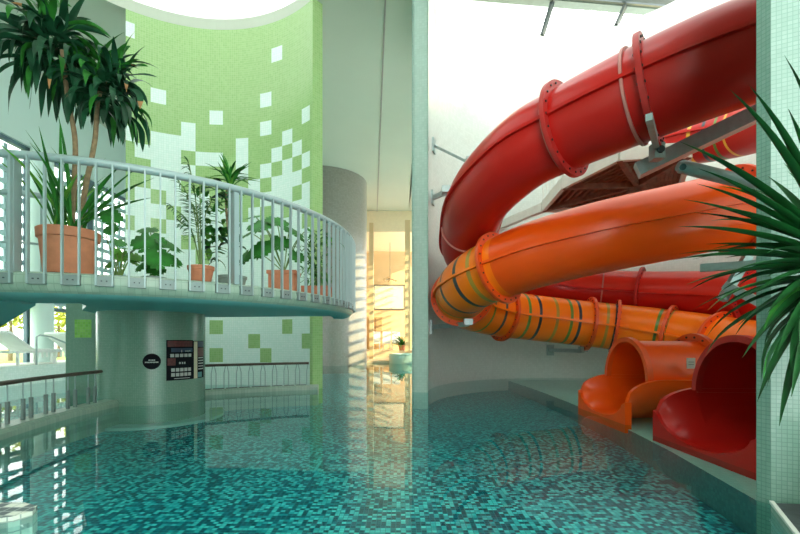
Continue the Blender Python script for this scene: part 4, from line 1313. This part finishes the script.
def yucca():
    c = Vector((2.42, 1.95, 0.05))
    crown = at(828, 262, 2.12)
    t = thing('potted_yucca', 'large yucca with sword leaves leaning in from the right edge before the pier', 'potted plant', c)
    round_pot(t, c, 0.24, 0.18, 0.42)
    st = catmull([c + Vector((0, 0, .36)), (2.36, 1.98, 0.9), crown + Vector((0.04, 0, -0.25)), crown + Vector((0, 0, .10))], 8)
    b = MB(); b.tube(st, 0.045, 'bark', 12); b.build('stem', t)
    b = MB(); r2 = random.Random(5)
    for k in range(80):
        h = r2.random()
        az = r2.uniform(0, 2 * PI)
        if abs(math.atan2(math.sin(az + PI / 2), math.cos(az + PI / 2))) < 0.55 and r2.random() < .5: az += 1.2
        el = 1.3 - 2.0 * h + r2.uniform(-.2, .2)
        L = r2.uniform(0.42, 0.66)
        blade(b, crown + Vector((r2.uniform(-.02, .02), r2.uniform(-.02, .02), 0.14 - 0.34 * h)), az, el, L, r2.uniform(.044, .066), r2.uniform(.05, .6) + .9 * h, 'leaf_blade' if k % 5 else 'leaf_mid', 10, 0.28, 'leaf_dry' if k % 23 == 0 else None, 0.3)
    # the long leaves standing out to the left
    for (x, y, Y) in ((722, 97, 2.15), (742, 92, 2.1), (772, 62, 2.2), (676, 152, 2.1), (696, 178, 2.05), (694, 192, 2.15), (682, 208, 2.2), (678, 236, 2.1), (672, 270, 2.1), (680, 262, 2.2), (690, 294, 2.0), (706, 250, 2.3), (720, 318, 2.1), (748, 362, 2.1), (764, 405, 2.05), (786, 428, 2.05), (742, 330, 2.2), (775, 390, 2.2), (795, 50, 2.1), (712, 215, 2.0), (760, 345, 2.0), (758, 300, 1.9), (770, 320, 1.9), (780, 360, 1.9), (795, 400, 1.95), (805, 420, 1.9), (735, 280, 1.9), (778, 300, 2.3)):
        tip = at(x, y, Y); base = crown + Vector((0, 0, (262 - y) * 0.0008))
        d = tip - base; az = math.atan2(d.y, d.x); hl = math.hypot(d.x, d.y); L = d.length * 1.015
        dr = 0.35
        blade(b, base, az, math.atan2(d.z, hl) + dr * 0.50, L, r2.uniform(.05, .068), dr, 'leaf_blade', 11, 0.28, None, 0.3)
    b.build('foliage', t, 60)
yucca()

# ------------------------------------------------------------------ far hall furniture
def deck_chair(px, label):
    Y = 26.6; z = 0.5
    p = at(px, 0, Y); x = p.x
    t = thing('deck_chair', label, 'chair', (x, Y, z), 'white chairs in the far hall')
    b = MB(); b.box((x, Y, z + 0.42), (0.5, 0.6, 0.06), 'sling'); b.build('seat', t, 0)
    b = MB(); b.bar((x, Y + 0.28, z + 0.42), (x, Y + 0.5, z + 1.15), 0.5, 0.05, 'sling'); b.build('backrest', t, 0)
    for sx in (-1, 1):
        for sy in (-1, 1):
            b = MB(); b.box((x + sx * .22, Y + sy * .26, z + 0.2), (0.05, 0.05, 0.4), 'lounger_frame'); b.build('leg', t, 0)
        b = MB(); b.box((x + sx * .25, Y, z + 0.62), (0.05, 0.6, 0.05), 'lounger_frame'); b.build('armrest', t, 0)
deck_chair(376, 'white deck chair in the sunlit far hall, leftmost of three')
deck_chair(386.5, 'white deck chair in the sunlit far hall, middle of three')
deck_chair(396, 'white deck chair in the sunlit far hall, next to the green plant')
p = at(402, 0, 25.9)
t = thing('potted_fern', 'green leafy plant in the far hall beside the white chairs', 'potted plant', (p.x, 25.9, 0.5))
b = MB(); b.lathe([(0.16, 0), (0.22, 0.3), (0.18, 0.3)], 'terracotta', (p.x, 25.9, 0.5), 16); b.build('pot', t)
b = MB()
for k in range(60):
    blade(b, (p.x, 25.9, 0.78), rn.uniform(0, 2 * PI), rn.uniform(.2, 1.4), rn.uniform(.5, .95), .09, rn.uniform(.6, 1.8), 'leaf_mid', 6, .2)
b.build('foliage', t, 60)
b = MB(); b.lathe([(1.15, -0.9), (1.15, 0.38), (1.1, 0.44), (0.95, 0.44), (0.92, 0.30), (0.0001, 0.30)], 'pale_tile', (0.62, 20.6, 0), 36, mats=['pale_tile', 'pale_tile', 'pale_tile', 'pale_tile', 'water'])
tag(b.build('whirlpool_basin', smooth=40), 'round teal whirlpool basin at the end of the pool in the far hall', 'basin')
p = at(376, 0, 29.6)
b = MB(); b.box((p.x, 29.55, 1.6), (0.85, 0.5, 2.2), 'tan'); b.box((p.x, 29.28, 1.6), (0.02, 0.04, 2.1), 'brown')
tag(b.build('cabinet', smooth=0), 'tan cabinet against the far hall wall behind the chairs', 'cabinet')
t = thing('wall_panel', 'framed pale panel on the far hall wall above the cabinet', 'panel', (-0.7, 29.8, 3.9))
b = MB(); b.box((-0.72, 29.82, 4.1), (2.15, 0.06, 1.65), 'warm_white'); b.build('board', t, 0)
b = MB()
for z in (3.27, 4.93): b.box((-0.72, 29.77, z), (2.2, 0.06, 0.05), 'steel_dark')
for x in (-1.8, 0.36): b.box((x, 29.77, 4.1), (0.05, 0.06, 1.7), 'steel_dark')
b.build('frame', t, 0)
t = thing('ceiling_lamp', 'small cluster pendant lamp hanging in the sunlit far hall', 'lamp', at(390, 278, 27))
b = MB(); c = at(390, 279, 27); b.tube([c, (c.x, c.y, 7.25)], 0.012, 'steel_dark', 6); b.build('cord', t)
for k in range(7):
    a = 2 * PI * k / 7; q = c + Vector((0.38 * math.cos(a), 0.38 * math.sin(a), -0.1 + .12 * (k % 2)))
    b = MB(); b.tube([c, q], 0.012, 'steel_dark', 6); b.lathe([(0.0001, -.06), (.06, -.02), (.06, .03), (0.0001, .06)], 'tan', q, 10); b.build('lamp_arm', t)
